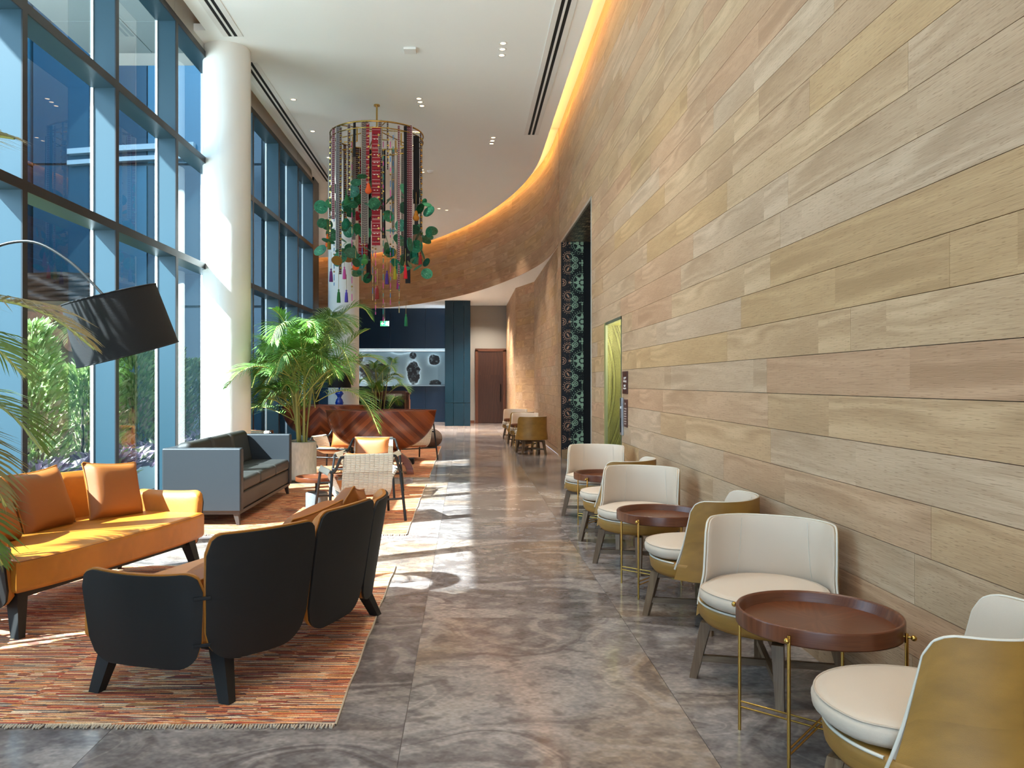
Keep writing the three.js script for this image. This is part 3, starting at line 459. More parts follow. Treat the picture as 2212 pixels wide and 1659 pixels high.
// ---------------------------------------------------------------- barrel chairs along the oak wall
const chairGeo = (() => {
  const N = 2.4, plan = (th, a, b) => { const s = Math.sin(th), c = Math.cos(th), k = Math.pow(Math.pow(Math.abs(s), N) + Math.pow(Math.abs(c), N), -1 / N); return [a * s * k, -b * c * k]; };
  const th = (u, v) => (u * 2 - 1) * lerp(1.74, 1.46, Math.pow(v, 0.9)), top = (u) => { const e = Math.max(0, (Math.abs(u * 2 - 1) - 0.8) / 0.2); return 0.735 - 0.075 * (1 - Math.sqrt(1 - e * e * 0.98)); };
  const sc = (v) => 1.03 - 0.07 * sstep(0, 0.5, v);
  const P = (o, y0) => (u, v) => { const [x, z] = plan(th(u, v), (0.31 - o) * sc(v), (0.318 - o) * sc(v)); return [x, lerp(y0, top(u), v), z]; };
  const g = {};
  g.shell = slab(36, 14, P(0, 0.285), P(0.016, 0.3));
  g.lining = slab(36, 14, P(0.0165, 0.34), (u, v) => { const e = Math.max(Math.abs(u * 2 - 1), v) ** 10; return P(0.0165 + 0.024 * (1 - 0.7 * e), 0.34)(u, v); });
  const edge = []; for (let i = 0; i <= 10; i++) edge.push(V3(...P(0.008, 0.34)(0, i / 10))); for (let i = 1; i < 36; i++) edge.push(V3(...P(0.008, 0.34)(i / 36, 1))); for (let i = 10; i >= 0; i--) edge.push(V3(...P(0.008, 0.34)(1, i / 10)));
  g.piping = new THREE.TubeGeometry(new THREE.CatmullRomCurve3(edge, false, 'catmullrom', 0.2), 140, 0.0055, 6);
  const seam = (u) => new THREE.TubeGeometry(new THREE.CatmullRomCurve3(Array.from({ length: 8 }, (_, i) => V3(...P(0.0412, 0.34)(u, lerp(0.25, 0.97, i / 7))))), 14, 0.0016, 5);
  g.seams = [seam(0.3), seam(0.7)];
  g.pan = lathe([[0, 0.27], [0.24, 0.272], [0.288, 0.282], [0.308, 0.306], [0.315, 0.35], [0.313, 0.372], [0.29, 0.374], [0, 0.374]], 48);
  g.panPiping = new THREE.TorusGeometry(0.311, 0.0055, 6, 64, 2.76).rotateZ(Math.PI / 2 - 1.38).rotateX(Math.PI / 2).translate(0, 0.372, 0);
  const dee = (q) => { const p = q.attributes.position; for (let i = 0; i < p.count; i++) p.setX(i, p.getX(i) * lerp(0.88, 1, sstep(0.0, 0.15, p.getZ(i)))); q.computeVertexNormals(); return q; };
  g.cushion = dee(lathe([[0, 0.378], [0.24, 0.378], [0.283, 0.384], [0.3, 0.402], [0.303, 0.428], [0.292, 0.447], [0.26, 0.457], [0.15, 0.463], [0, 0.465]], 48).scale(1.02, 1, 1.04).translate(0, 0, 0.034));
  g.cushionSeam = dee(new THREE.TorusGeometry(0.294, 0.003, 6, 64).rotateX(Math.PI / 2).scale(1.02, 1, 1.04).translate(0, 0.447, 0.034));
  g.leg = (a) => { const c = Math.cos(a), s = Math.sin(a); return boxUV(taper(V3(c * 0.335, 0, s * 0.335), V3(c * 0.275, 0.268, s * 0.275), 0.034, 0.034, 0.05, 0.05), 1.2, 'y'); };
  g.rail = boxUV(box(0.55, 0.035, 0.042, 0, 0.25, 0), 1.2); g.stretcher = boxUV(box(0.62, 0.03, 0.024, 0, 0.095, 0), 1.2); g.glide = (a) => new THREE.CylinderGeometry(0.015, 0.015, 0.006, 12).translate(Math.cos(a) * 0.336, 0.003, Math.sin(a) * 0.336);
  return g;
})();
function barrelChair(pos, front, baseTurn, label, group) {
  const turn = facing(...front), c = thing('barrel_chair', label, 'chair', pos, turn, group), G = chairGeo;
  mesh('back_shell', G.shell, M.tan, c); const l = mesh('back_lining', G.lining, M.cream, c); for (const s of G.seams) mesh('seam', s, M.piping, l);
  mesh('back_piping', G.piping, M.piping, c); const p = mesh('seat_shell', G.pan, M.tan, c); mesh('piping', G.panPiping, M.piping, p);
  const q = mesh('seat_cushion', G.cushion, M.cream, c); mesh('seam', G.cushionSeam, M.cream, q);
  for (let k = 0; k < 4; k++) { const b = baseTurn - turn + k * Math.PI / 2, a = -b; const leg = mesh('leg', G.leg(a), M.legWood, c); mesh('glide', G.glide(a), M.dark, leg); }
  for (const k of [0, 1]) { mesh('rail', G.rail.clone().rotateY(baseTurn - turn + k * Math.PI / 2), M.legWood, c); mesh('stretcher', G.stretcher.clone().rotateY(baseTurn - turn + k * Math.PI / 2), M.legWood, c); }
  return c;
}
const BG = 'barrel chairs along the oak wall', ord = ['first', 'second', 'third', 'fourth', 'fifth', 'sixth'];
[[1.35, 8.29, -0.3, -0.95], [1.345, 6.98, -0.75, 0.66], [1.33, 6.1, -0.42, -0.9], [1.415, 4.73, -0.8, 0.6], [1.41, 3.71, -0.46, -0.89], [1.40, 2.36, -0.72, 0.69]].forEach(([x, Z, fx, fz], i) =>
  barrelChair([x, 0, Z], [fx, fz], i % 2 ? -0.2 : -0.22, `${i % 2 ? 'tan-backed barrel chair turned towards the windows' : 'barrel chair showing its cream lining'}, ${ord[i]} from the olive doorway`, BG));
[[1.29, 15.75, -0.35, 0.94], [1.27, 17.2, -0.3, -0.95], [1.25, 18.2, -0.5, 0.86], [1.22, 19.7, -0.25, -0.97]].forEach(([x, Z, fx, fz], i) =>
  barrelChair([x, 0, Z], [fx, fz], -0.6, `${i % 2 ? 'barrel chair showing its cream lining' : 'tan-backed barrel chair'} beyond the patterned niche, ${ord[i]} from the niche`, 'barrel chairs beyond the patterned niche'));

// ---------------------------------------------------------------- tray tables
const trayGeo = (() => {
  const R = 0.294, g = {};
  g.rim = boxUV(lathe([[R - 0.012, 0.477], [R - 0.001, 0.479], [R, 0.484], [R, 0.534], [R - 0.003, 0.54], [R - 0.009, 0.541], [R - 0.016, 0.533], [R - 0.021, 0.512], [R - 0.028, 0.503], [R - 0.03, 0.49]], 72), 1.2);
  g.wedge = Array.from({ length: 8 }, (_, k) => { // sunburst veneer, grain along each wedge
    const s = new THREE.CircleGeometry(R - 0.026, 9, k * Math.PI / 4, Math.PI / 4).rotateX(-Math.PI / 2).translate(0, 0.5005, 0), p = s.attributes.position, uv = s.attributes.uv, a = (k + 0.5) * Math.PI / 4;
    for (let i = 0; i < p.count; i++) { const x = p.getX(i), z = -p.getZ(i); uv.setXY(i, (x * Math.cos(a) + z * Math.sin(a)) / 1.2 + k * 0.13, (-x * Math.sin(a) + z * Math.cos(a)) / 0.6 + k * 0.21); } return s; });
  g.under = new THREE.CylinderGeometry(R - 0.015, R - 0.015, 0.02, 48).translate(0, 0.488, 0);
  return g;
})();
function trayTable(pos, turn, label, group) {
  const t = thing('tray_table', label, 'table', pos, turn, group);
  const tr = mesh('tray', trayGeo.rim, M.walnut, t); mesh('tray_base', trayGeo.under, M.walnut, tr); for (const w of trayGeo.wedge) mesh('veneer_wedge', w, M.walnut, tr);
  for (let k = 0; k < 4; k++) {
    const a = Math.PI / 4 + k * Math.PI / 2, c = Math.cos(a) * 0.302, s = Math.sin(a) * 0.302;
    const l = mesh('leg', rod(V3(c, 0, s), V3(c, 0.515, s), 0.0065), M.brass, t);
    mesh('knob', merge([new THREE.SphereGeometry(0.0105, 12, 8).translate(c * 1.075, 0.502, s * 1.075), rod(V3(c * 0.97, 0.502, s * 0.97), V3(c * 1.07, 0.502, s * 1.07), 0.0045)]), M.brass, l);
  }
  for (const k of [0, 1]) for (const y of [0.094, 0.116]) { const a = Math.PI / 4 + k * Math.PI / 2, c = Math.cos(a) * 0.302, s = Math.sin(a) * 0.302; mesh('cross_rod', rod(V3(c, y, s), V3(-c, y, -s), 0.004, 0.004, 8), M.brass, t); }
  return t;
}
[[1.33, 7.62], [1.315, 5.36], [1.331, 3.01]].forEach(([x, Z], i) => trayTable([x, 0, Z], 0.06, `walnut tray table on thin brass legs, ${ord[i]} from the olive doorway`, 'tray tables along the oak wall'));
[[1.22, 16.5], [1.2, 18.95]].forEach(([x, Z], i) => trayTable([x, 0, Z], 0.06, `walnut tray table beyond the patterned niche, ${ord[i]} from the niche`, 'tray tables beyond the niche'));

// ---------------------------------------------------------------- cognac shell sofas
const sofaCurve = new THREE.CatmullRomCurve3([[-0.87, 0.36], [-0.865, 0.1], [-0.81, -0.15], [-0.58, -0.33], [-0.29, -0.405], [0, -0.425], [0.29, -0.405], [0.58, -0.33], [0.81, -0.15], [0.865, 0.1], [0.87, 0.36]].map(([x, z]) => V3(x, 0, z)), false, 'centripetal');
sofaCurve.arcLengthDivisions = 400;
const sofaGeo = (() => {
  const petal = (s0, s1, yb, yt, o0, o1, { grow = 0, pillowy = false, kT = 0.24, rT = 0.09, kB = 0.55, rB = 0.13, dip = 0.0 } = {}) => {
    const sm = (s0 + s1) / 2, hw = (s1 - s0) / 2, L = sofaCurve.getLength();
    const corner = (u, k, r) => { const e = clamp((Math.abs(u) - (1 - k)) / k, 0, 1); return r * (1 - Math.sqrt(Math.max(0, 1 - e * e))); };
    const f = (off) => (a, v) => {
      const u = a * 2 - 1, w = hw * lerp(0.985, 1, Math.min(1, v * 1.5)) + grow / L, t = clamp(sm + u * w, 0.0005, 0.9995), p = sofaCurve.getPointAt(t), d = sofaCurve.getTangentAt(t);
      const y0 = yb - grow + corner(u, kB, rB), y1 = yt + grow - corner(u, kT, rT) - dip * (1 - u * u), y = lerp(y0, y1, v), o = (typeof off === 'function' ? off(u, v) : off) + (y - 0.42) * 0.16;
      return [p.x + d.z * -o * -1, y, p.z - d.x * o * 1];
    };
    const uvf = (u, v) => [u * 2 * hw * L, v * (yt - yb)];
    return slab(28, 20, f(o1), pillowy ? f((u, v) => o0 * (0.35 + 0.65 * Math.sqrt(1 - Math.max(Math.abs(u), Math.abs(v * 2 - 1)) ** 8))) : f(o0), uvf);
  };
  const g = { shells: [], pads: [] };
  const P = [[0.0, 0.2035, 0.155, 0.585], [0.2075, 0.3975, 0.175, 0.74], [0.4025, 0.5975, 0.175, 0.765], [0.6025, 0.7925, 0.175, 0.74], [0.7965, 1.0, 0.155, 0.585]];
  for (const [a, b, y0, y1] of P) { const arm = y1 < 0.6, o = arm ? { kT: 0.3, rT: 0.09, kB: 0.4, rB: 0.11, dip: 0.02 } : {}; g.shells.push(petal(a, b, y0, y1, 0.001, 0.014, o)); g.pads.push(petal(a, b, y0 + 0.012, y1, -0.055, 0.0, { ...o, grow: 0.007, pillowy: true })); }
  const inner = []; for (let i = 2; i <= 38; i++) { const t = i / 40, p = sofaCurve.getPointAt(t), d = sofaCurve.getTangentAt(t); inner.push([p.x - d.z * 0.045, p.z + d.x * 0.045]); }
  const seat = inner.map(([x, z]) => [x * 0.985, z]); seat.push([0.84, 0.40]); for (let i = 1; i < 16; i++) { const x = lerp(0.83, -0.83, i / 16); seat.push([x, 0.40 + 0.055 * (1 - (x / 0.83) ** 4)]); } seat.push([-0.84, 0.40]);
  g.seat = plate(seat, 0.245, 0.43, 0.028, 4);
  g.seam = new THREE.TubeGeometry(new THREE.CatmullRomCurve3(Array.from({ length: 20 }, (_, i) => { const x = lerp(-0.835, 0.835, i / 19); return V3(x, 0.418, 0.395 + 0.052 * (1 - (x / 0.835) ** 4)); })), 40, 0.0035, 5);
  g.frame = merge([box(1.5, 0.05, 0.06, 0, 0.222, 0.3), box(1.3, 0.05, 0.06, 0, 0.222, -0.2), box(0.06, 0.05, 0.5, -0.62, 0.222, 0.05), box(0.06, 0.05, 0.5, 0.62, 0.222, 0.05)]);
  g.leg = (sx, sz) => taper(V3(sx * (sz > 0 ? 0.80 : 0.7), 0, sz > 0 ? 0.37 : -0.26), V3(sx * (sz > 0 ? 0.75 : 0.62), 0.25, sz > 0 ? 0.31 : -0.16), 0.045, 0.055, 0.075, 0.085);
  return g;
})();
function shellSofa(pos, front, label, cushions, cushionLabel, cushionGroup) {
  const turn = facing(...front), s = thing('shell_sofa', label, 'sofa', pos, turn), G = sofaGeo;
  G.shells.forEach((g, i) => mesh(i % 4 ? 'back_shell' : 'arm_shell', g, M.ebony, s)); G.pads.forEach((g, i) => mesh(i % 4 ? 'back_pad' : 'arm_pad', g, M.cognac, s));
  const seat = mesh('seat', G.seat, M.cognac, s); mesh('seam', G.seam, M.cognacDark, seat); mesh('frame', G.frame, M.blackWood, s);
  for (const sx of [-1, 1]) for (const sz of [-1, 1]) mesh('leg', G.leg(sx, sz), M.blackWood, s);
  for (const t of [0.2025, 0.7975]) { const p = sofaCurve.getPointAt(t), d = sofaCurve.getTangentAt(t); for (const y of [0.26, 0.47]) { const o = 0.018 + (y - 0.42) * 0.16, b = mesh('bracket', rbox(0.075, 0.016, 0.008, 0.004), M.dark, s); b.position.set(p.x + d.z * o, y, p.z - d.x * o); b.rotation.y = Math.atan2(d.z, -d.x) ; } }
  const q = new THREE.Quaternion().setFromAxisAngle(V3(0, 1, 0), turn);
  for (const [i, [x, z, tilt, yaw, roll]] of cushions.entries()) {
    const p = V3(x, 0, z).applyQuaternion(q), c = thing('sofa_cushion', cushionLabel[i], 'cushion', [pos[0] + p.x, 0.428, pos[2] - p.z], 0, cushionGroup);
    c.rotation.order = 'YXZ'; c.rotation.set(-tilt, turn + yaw, roll);
    const m = mesh('cover', pillow(0.44, 0.42, 0.17).translate(0, 0.205, 0), M.cognacDark, c); mesh('piping', pillowPiping(0.44, 0.42, 0.005).translate(0, 0.205, 0), M.cognac, m);
  }
  return s;
}
shellSofa([-2.56, 0.012, 5.2], [0.958, -0.287], 'cognac leather sofa with petal back, its seat facing the aisle, beside the windows', [[-0.53, -0.06, 0.34, 0.25, -0.05], [0.0, -0.18, 0.34, 0.02, 0.06], [0.5, -0.08, 0.34, -0.2, -0.09]], ['brown leather cushion on the window-side sofa, at the arm beside the grey sofa', 'brown leather cushion in the middle of the window-side sofa', 'brown leather cushion on the window-side sofa, at the arm beside the walnut table'].reverse(), 'cushions on the sofa by the windows');
shellSofa([-1.03, 0.012, 4.2], [-0.935, 0.355], 'cognac sofa seen from behind with black wooden petal shells', [[-0.5, 0.0, 0.55, 0.25, 0.2], [-0.02, -0.06, 0.66, 0, -0.12], [0.4, 0.1, 1.15, -0.1, 0.0]], ['brown leather cushion on the black-backed sofa, at the arm nearer the grey sofa', 'brown leather cushion in the middle of the black-backed sofa', 'brown leather cushion on the black-backed sofa, at the arm by the rug fringe'], 'cushions on the black-backed sofa');

// ---------------------------------------------------------------- grey sofa
{
  const s = thing('grey_sofa', 'square grey leather sofa with thin arms and dark wooden legs', 'sofa', [-2.565, 0.012, 8.85], Math.PI / 2), W = 2.26, D = 0.77; // local +z faces the aisle, local x runs down the hall
  for (const k of [-1, 1]) mesh('arm', rbox(0.1, 0.62, D, 0.018, k * (W / 2 - 0.05), 0.44, 0), M.greyHide, s);
  mesh('back', rbox(W - 0.2, 0.6, 0.12, 0.03, 0, 0.45, -D / 2 + 0.06), M.greyHide, s);
  mesh('base', rbox(W - 0.2, 0.17, D - 0.1, 0.02, 0, 0.225, 0.03), M.greyCushion, s);
  for (let k = 0; k < 3; k++) mesh('seat_cushion', rbox((W - 0.2) / 3 - 0.003, 0.13, D - 0.13, 0.04, (k - 1) * (W - 0.2) / 3, 0.375, 0.055, 4), M.greyCushion, s);
  for (let k = 0; k < 3; k++) { const m = mesh('back_cushion', rbox((W - 0.22) / 3 - 0.006, 0.4, 0.16, 0.06, 0, 0, 0, 5), M.greyCushion, s); m.position.set((k - 1) * (W - 0.2) / 3, 0.6, -D / 2 + 0.2); m.rotation.x = -0.2; }
  mesh('plinth', box(W - 0.04, 0.03, D - 0.04, 0, 0.12, 0), M.sofaBase, s);
  for (const a of [-1, 1]) for (const b of [-1, 1]) mesh('leg', taper(V3(a * (W / 2 - 0.05), 0, b * (D / 2 - 0.04)), V3(a * (W / 2 - 0.06), 0.11, b * (D / 2 - 0.06)), 0.03, 0.03, 0.065, 0.05), M.sofaBase, s);
}

// ---------------------------------------------------------------- woven sling armchairs
const slingGeo = (() => {
  const g = {}, w = 0.25, prof = new THREE.CatmullRomCurve3([V3(0, 0.655, -0.335), V3(0, 0.52, -0.315), V3(0, 0.34, -0.27), V3(0, 0.245, -0.16), V3(0, 0.235, 0.0), V3(0, 0.285, 0.18), V3(0, 0.335, 0.31)]);
  const off = (o) => (u, v) => { const p = prof.getPointAt(v), d = prof.getTangentAt(v); return [(u * 2 - 1) * w * lerp(1, 1.08, v), p.y + d.z * o, p.z - d.y * o]; };
  const L = prof.getLength(), uvf = (u, v) => [u * 2.6, v * L / 0.24];
  g.sling = slab(6, 30, off(-0.004), off(0.004), uvf);
  g.flap = slab(6, 12, (u, v) => { const a = lerp(-0.15, Math.PI * 0.55, Math.min(1, v * 3)), t = Math.max(0, v - 0.33) * 0.23; return [(u * 2 - 1) * 0.245, 0.668 + 0.02 * Math.cos(a) - t, -0.345 - 0.022 * Math.sin(a) + t * 0.16]; }, (u, v) => { const a = lerp(-0.15, Math.PI * 0.55, Math.min(1, v * 3)), t = Math.max(0, v - 0.33) * 0.23; return [(u * 2 - 1) * 0.245, 0.668 + 0.014 * Math.cos(a) - t, -0.345 - 0.015 * Math.sin(a) + t * 0.16]; }, (u, v) => [u * 2.6, v * 0.9]);
  g.button = (x) => new THREE.CylinderGeometry(0.013, 0.013, 0.006, 16).rotateX(Math.PI / 2).translate(x, 0.56, -0.348);
  const r = 0.0145;
  g.backBar = tube([[-0.35, 0.5, -0.255], [-0.335, 0.512, -0.29], [-0.31, 0.56, -0.32], [-0.285, 0.632, -0.34], [-0.25, 0.662, -0.345], [0, 0.664, -0.345], [0.25, 0.662, -0.345], [0.285, 0.632, -0.34], [0.31, 0.56, -0.32], [0.335, 0.512, -0.29], [0.35, 0.5, -0.255]], r, 60, 10);
  g.rearLeg = (s) => rod(V3(s * 0.39, 0, -0.31), V3(s * 0.345, 0.515, -0.27), r); g.frontLeg = (s) => rod(V3(s * 0.40, 0, 0.36), V3(s * 0.355, 0.5, 0.265), r); g.armBar = (s) => rod(V3(s * 0.345, 0.508, -0.28), V3(s * 0.355, 0.495, 0.28), r);
  g.frontBar = rod(V3(-0.375, 0.335, 0.315), V3(0.375, 0.335, 0.315), r); g.lowBars = [rod(V3(-0.375, 0.22, -0.29), V3(0.375, 0.22, -0.29), 0.01), rod(V3(-0.385, 0.2, 0.325), V3(0.385, 0.2, 0.325), 0.01)];
  const arm = (s, o) => (u, v) => { const a = (v * 2 - 1), y = 0.51 + o - 0.24 * Math.pow(Math.abs(Math.min(0, a)), 1.2) - 0.05 * Math.max(0, a), x = s * (0.352 + (a < 0 ? a * 0.12 : 0.03 * a) ); return [x, y, lerp(-0.22, 0.27, u) * (a < 0 ? 1 - 0.25 * -a : 1)]; };
  g.armSling = (s) => slab(8, 12, arm(s, 0.022), arm(s, 0.014), (u, v) => [u * 2, v * 1.6]);
  g.seatPad = plate([[-0.225, -0.22], [0.225, -0.22], [0.235, 0.27], [-0.235, 0.27]], 0, 0.075, 0.035, 4); g.backPad = pillow(0.46, 0.4, 0.17);
  return g;
})();
function slingChair(pos, front, label, group) {
  const c = thing('woven_armchair', label, 'armchair', pos, facing(...front), group), G = slingGeo;
  mesh('sling', G.sling, M.weave, c); const f = mesh('back_flap', G.flap, M.weave, c); for (const x of [-0.11, 0.11]) mesh('button', G.button(x), M.piping, f);
  mesh('back_bar', G.backBar, M.blackTube, c); mesh('front_bar', G.frontBar, M.blackTube, c); for (const b of G.lowBars) mesh('cross_bar', b, M.blackTube, c);
  for (const s of [-1, 1]) { mesh('leg', G.rearLeg(s), M.blackTube, c); mesh('leg', G.frontLeg(s), M.blackTube, c); mesh('arm_bar', G.armBar(s), M.blackTube, c); mesh('arm_sling', G.armSling(s), M.weave, c); }
  const sp = mesh('seat_pad', G.seatPad, M.saddle, c); sp.position.set(0, 0.262, 0.02); sp.rotation.x = -0.13;
  const bp = mesh('back_pad', G.backPad, M.saddle, c); bp.position.set(0, 0.5, -0.19); bp.rotation.x = -0.22;
  return c;
}
const SG = 'woven sling armchairs';
slingChair([-1.08, 0.012, 8.15], [-0.36, 0.93], 'woven cream armchair with its buttoned back turned to the cognac sofas', SG);
slingChair([-1.22, 0.012, 9.95], [-0.1, -0.99], 'woven cream armchair with brown leather pads facing the cognac sofas', SG);
slingChair([-1.0, 0.012, 14.35], [-0.55, 0.83], 'woven cream armchair behind the boat-shaped table at the aisle edge', SG);
slingChair([-2.95, 0.012, 11.95], [0.35, 0.94], 'woven cream armchair between the round column and the potted palm', SG);
slingChair([-2.05, 0.012, 12.9], [-0.3, -0.95], 'woven cream armchair behind the concrete palm pot', SG);

// ---------------------------------------------------------------- small tables, pouf
function lowTable(pos, label, stone) {
  const t = thing('side_table', label, 'table', pos), h = stone ? 0.34 : 0.52; mesh('tray', lathe([[0, h - 0.02], [0.215, h - 0.02], [0.23, h - 0.015], [0.23, h + 0.03], [0.22, h + 0.032], [0.212, h], [0, h - 0.002]], 48), M.walnut, t);
  mesh('base', stone ? lathe([[0, 0], [0.11, 0], [0.12, 0.02], [0.12, 0.19], [0.1, 0.2], [0, 0.2]], 32) : lathe([[0, 0], [0.16, 0], [0.16, 0.02], [0.02, 0.03], [0, 0.03]], 32), stone ? M.granite : M.steel, t); mesh('stem', rod(V3(0, 0.02, 0), V3(0, h - 0.01, 0), 0.018), M.blackTube, t); return t;
}
lowTable([-1.62, 0.012, 8.66], 'round walnut side table beside the woven armchairs', true);
lowTable([-2.48, 0.012, 3.88], 'round walnut side table at the end of the cognac sofa', false);
tag(mesh('knitted_pouf', new THREE.SphereGeometry(0.24, 28, 18).scale(1, 0.85, 1).translate(-0.74, 0.216, -17.0), std('#8b7668', { roughness: 0.9, map: concreteMap, bumpMap: rep(weaveBump, 5, 3), bumpScale: 0.01 })), 'round brown woven pouf beyond the boat-shaped table', 'pouf');
tag(mesh('floor_socket_box', rbox(0.2, 0.1, 0.2, 0.01, -0.98, 0.062, -13.6), M.dark), 'small black box on the rug behind the boat-shaped table', 'box');

// ---------------------------------------------------------------- boat-shaped tables
const boatGeo = (() => {
  const L = 0.84, H = 0.64, top = 0.965, beam = 0.36, g = {};
  const hull = (side, off) => (a, v) => { const u = a * 2 - 1, keel = -H * Math.sqrt(Math.max(0, 1 - Math.pow(Math.abs(u), 2.2))), y = keel * Math.sin(v * Math.PI / 2), w = beam * Math.pow(Math.max(0, 1 - u * u), 0.7) * Math.cos(v * Math.PI / 2) * (1 - 0.0 * v); return [u * L, top + y, side * Math.max(0, w - off)]; };
  const uvf = (u, v, p) => { const x = Math.abs(p[0]), y = p[1]; return [(x * 0.72 - y * 0.69) / 1.6, (x * 0.69 + y * 0.72) / 1.6]; };
  g.side = (s) => grid(48, 20, (u, v) => hull(s, 0)(s > 0 ? 1 - u : u, v), uvf);
  g.lid = grid(48, 4, (u, v) => { const q = u * 2 - 1, w = beam * Math.pow(Math.max(0, 1 - q * q), 0.7); return [q * L, top - 0.008, lerp(w, -w, v) * 0.97]; }, (u, v, p) => [p[0] / 1.6, p[2] / 1.6]);
  g.rim = (s) => { const pts = []; for (let i = 0; i <= 30; i++) { const q = i / 15 - 1, w = beam * Math.pow(Math.max(0, 1 - q * q), 0.7); pts.push(V3(q * L, top, s * w)); } return new THREE.TubeGeometry(new THREE.CatmullRomCurve3(pts), 60, 0.008, 6); };
  const arch = (r) => (a) => { const th = a * Math.PI; return [-Math.cos(th) * r * 1.28, Math.sin(th) * r]; };
  g.arch = (() => { const s = new THREE.Shape(); for (let i = 0; i <= 30; i++) { const [x, y] = arch(0.385)(i / 30); i ? s.lineTo(x, y) : s.moveTo(x, y); } for (let i = 30; i >= 0; i--) { const [x, y] = arch(0.31)(i / 30); s.lineTo(x, y); } s.closePath(); return boxUV(new THREE.ExtrudeGeometry(s, { depth: 0.22, bevelEnabled: true, bevelSize: 0.006, bevelThickness: 0.006, bevelSegments: 2 }).translate(0, 0, -0.11), 0.6); })();
  return g;
})();
function boatTable(pos, turn, label) {
  const b = thing('boat_table', label, 'table', pos, turn, 'boat-shaped wooden tables');
  for (const s of [1, -1]) { mesh('hull_side', boatGeo.side(s), M.veneer, b); mesh('rim', boatGeo.rim(s), M.veneer, b); } mesh('top', boatGeo.lid, M.veneer, b); mesh('arch_leg', boatGeo.arch, M.veneer, b); return b;
}
boatTable([-1.29, 0.012, 12.15], 0.06, 'boat-shaped table in chevron veneer on an arched leg by the aisle');
boatTable([-2.62, 0.012, 14.8], -0.1, 'boat-shaped wooden table behind the concrete palm pot');

// ---------------------------------------------------------------- palms
function palmFrond(L, az, el, droop, width, leaf, nLeaf, twist) {
  const dir = V3(Math.cos(az), 0, Math.sin(az)), side = V3(-Math.sin(az), 0, Math.cos(az));
  const P = (t) => { const r = L * t; return dir.clone().multiplyScalar(r * Math.cos(el) * (1 - 0.12 * t)).add(V3(0, r * Math.sin(el) - droop * L * t * t * t, 0)); };
  const pos = [], push = (a, b, c) => pos.push(a.x, a.y, a.z, b.x, b.y, b.z, c.x, c.y, c.z);
  for (let i = 0; i < nLeaf; i++) for (const s of [-1, 1]) {
    const t = 0.16 + 0.84 * (i + 0.5) / nLeaf, p = P(t), tg = P(Math.min(1.02, t + 0.02)).sub(P(t - 0.02)).normalize(), l = leaf * Math.sin(Math.PI * Math.min(0.97, 0.22 + 0.75 * t)) * rr(0.85, 1.1), up = side.clone().cross(tg).normalize(); if (up.y < 0) up.negate();
    const sw = side.clone().multiplyScalar(s * (0.86 - 0.35 * t)).addScaledVector(tg, 0.55 + 0.5 * t).addScaledVector(up, 0.34 + rr(-0.1, 0.1)).normalize(), nrm = sw.clone().cross(tg).normalize(), wv = nrm.clone().cross(sw).normalize();
    let prev = null; for (let k = 0; k <= 3; k++) { const q = k / 3, c = p.clone().addScaledVector(sw, l * q).add(V3(0, -l * 0.42 * q * q, 0)), w = width * [0.45, 1, 0.75, 0.04][k]; const a = c.clone().addScaledVector(wv, -w), b = c.clone().addScaledVector(wv, w); if (prev) { push(prev[0], prev[1], b); push(prev[0], b, a); } prev = [a, b]; }
  }
  const g = new THREE.BufferGeometry(); g.setAttribute('position', new THREE.Float32BufferAttribute(pos, 3)); g.computeVertexNormals();
  const stem = new THREE.TubeGeometry(new THREE.CatmullRomCurve3([0, 0.2, 0.4, 0.6, 0.8, 1].map((t) => P(t))), 14, 0.007, 5); return { leaf: g, stem };
}
function palm(pos, label, { stems, fronds, pot, H = [0.8, 1.4], L = [0.9, 1.3], spread = 0.17, mats = [M.palm], nLeaf = 30, leaf = 0.34, potMat = M.concrete, el = [0.25, 1.25], width = 0.011, avoid }) {
  const t = thing('potted_palm', label, 'plant', pos);
  const [pr, ph] = pot; mesh('pot', lathe([[0, 0], [pr * 0.93, 0], [pr, 0.03], [pr, ph - 0.01], [pr - 0.01, ph], [pr - 0.03, ph], [pr - 0.035, ph - 0.06], [0, ph - 0.06]], 40), potMat, t); mesh('soil', new THREE.CylinderGeometry(pr - 0.035, pr - 0.035, 0.02, 30).translate(0, ph - 0.06, 0), M.soil, t);
  const tops = [];
  for (let i = 0; i < stems; i++) { const a = i / stems * 6.283 + rr(-0.3, 0.3), r = rr(0.02, pr - 0.06), h = rr(...H), b = V3(Math.cos(a) * r, ph - 0.07, Math.sin(a) * r), e = V3(Math.cos(a) * (r + spread * rr(0.3, 1)), ph + h, Math.sin(a) * (r + spread * rr(0.3, 1))), m = b.clone().lerp(e, 0.5).add(V3(-0.2 * (e.x - b.x), 0, -0.2 * (e.z - b.z))); mesh('cane', new THREE.TubeGeometry(new THREE.QuadraticBezierCurve3(b, m, e), 10, rr(0.008, 0.018), 7), M.cane, t); tops.push([e, a]); }
  for (let i = 0; i < fronds; i++) { const [e, a] = tops[i % stems], az = (a + rr(-1.3, 1.3) + 12.566) % 6.283, l = rr(...L), f = palmFrond(avoid && Math.abs(az - avoid[0]) < avoid[1] ? Math.min(l, avoid[2]) : l, az, rr(...el), rr(0.25, 0.7), width, leaf * rr(0.85, 1.15), nLeaf, 0); const m = mesh('frond', f.leaf, mats[Math.floor(rnd() * mats.length)], t); m.position.copy(e).add(V3(0, rnd() < 0.3 ? -rr(0.3, 0.85) : -rr(0, 0.3), 0)); mesh('rachis', f.stem, M.rachis, m); }
  return t;
}
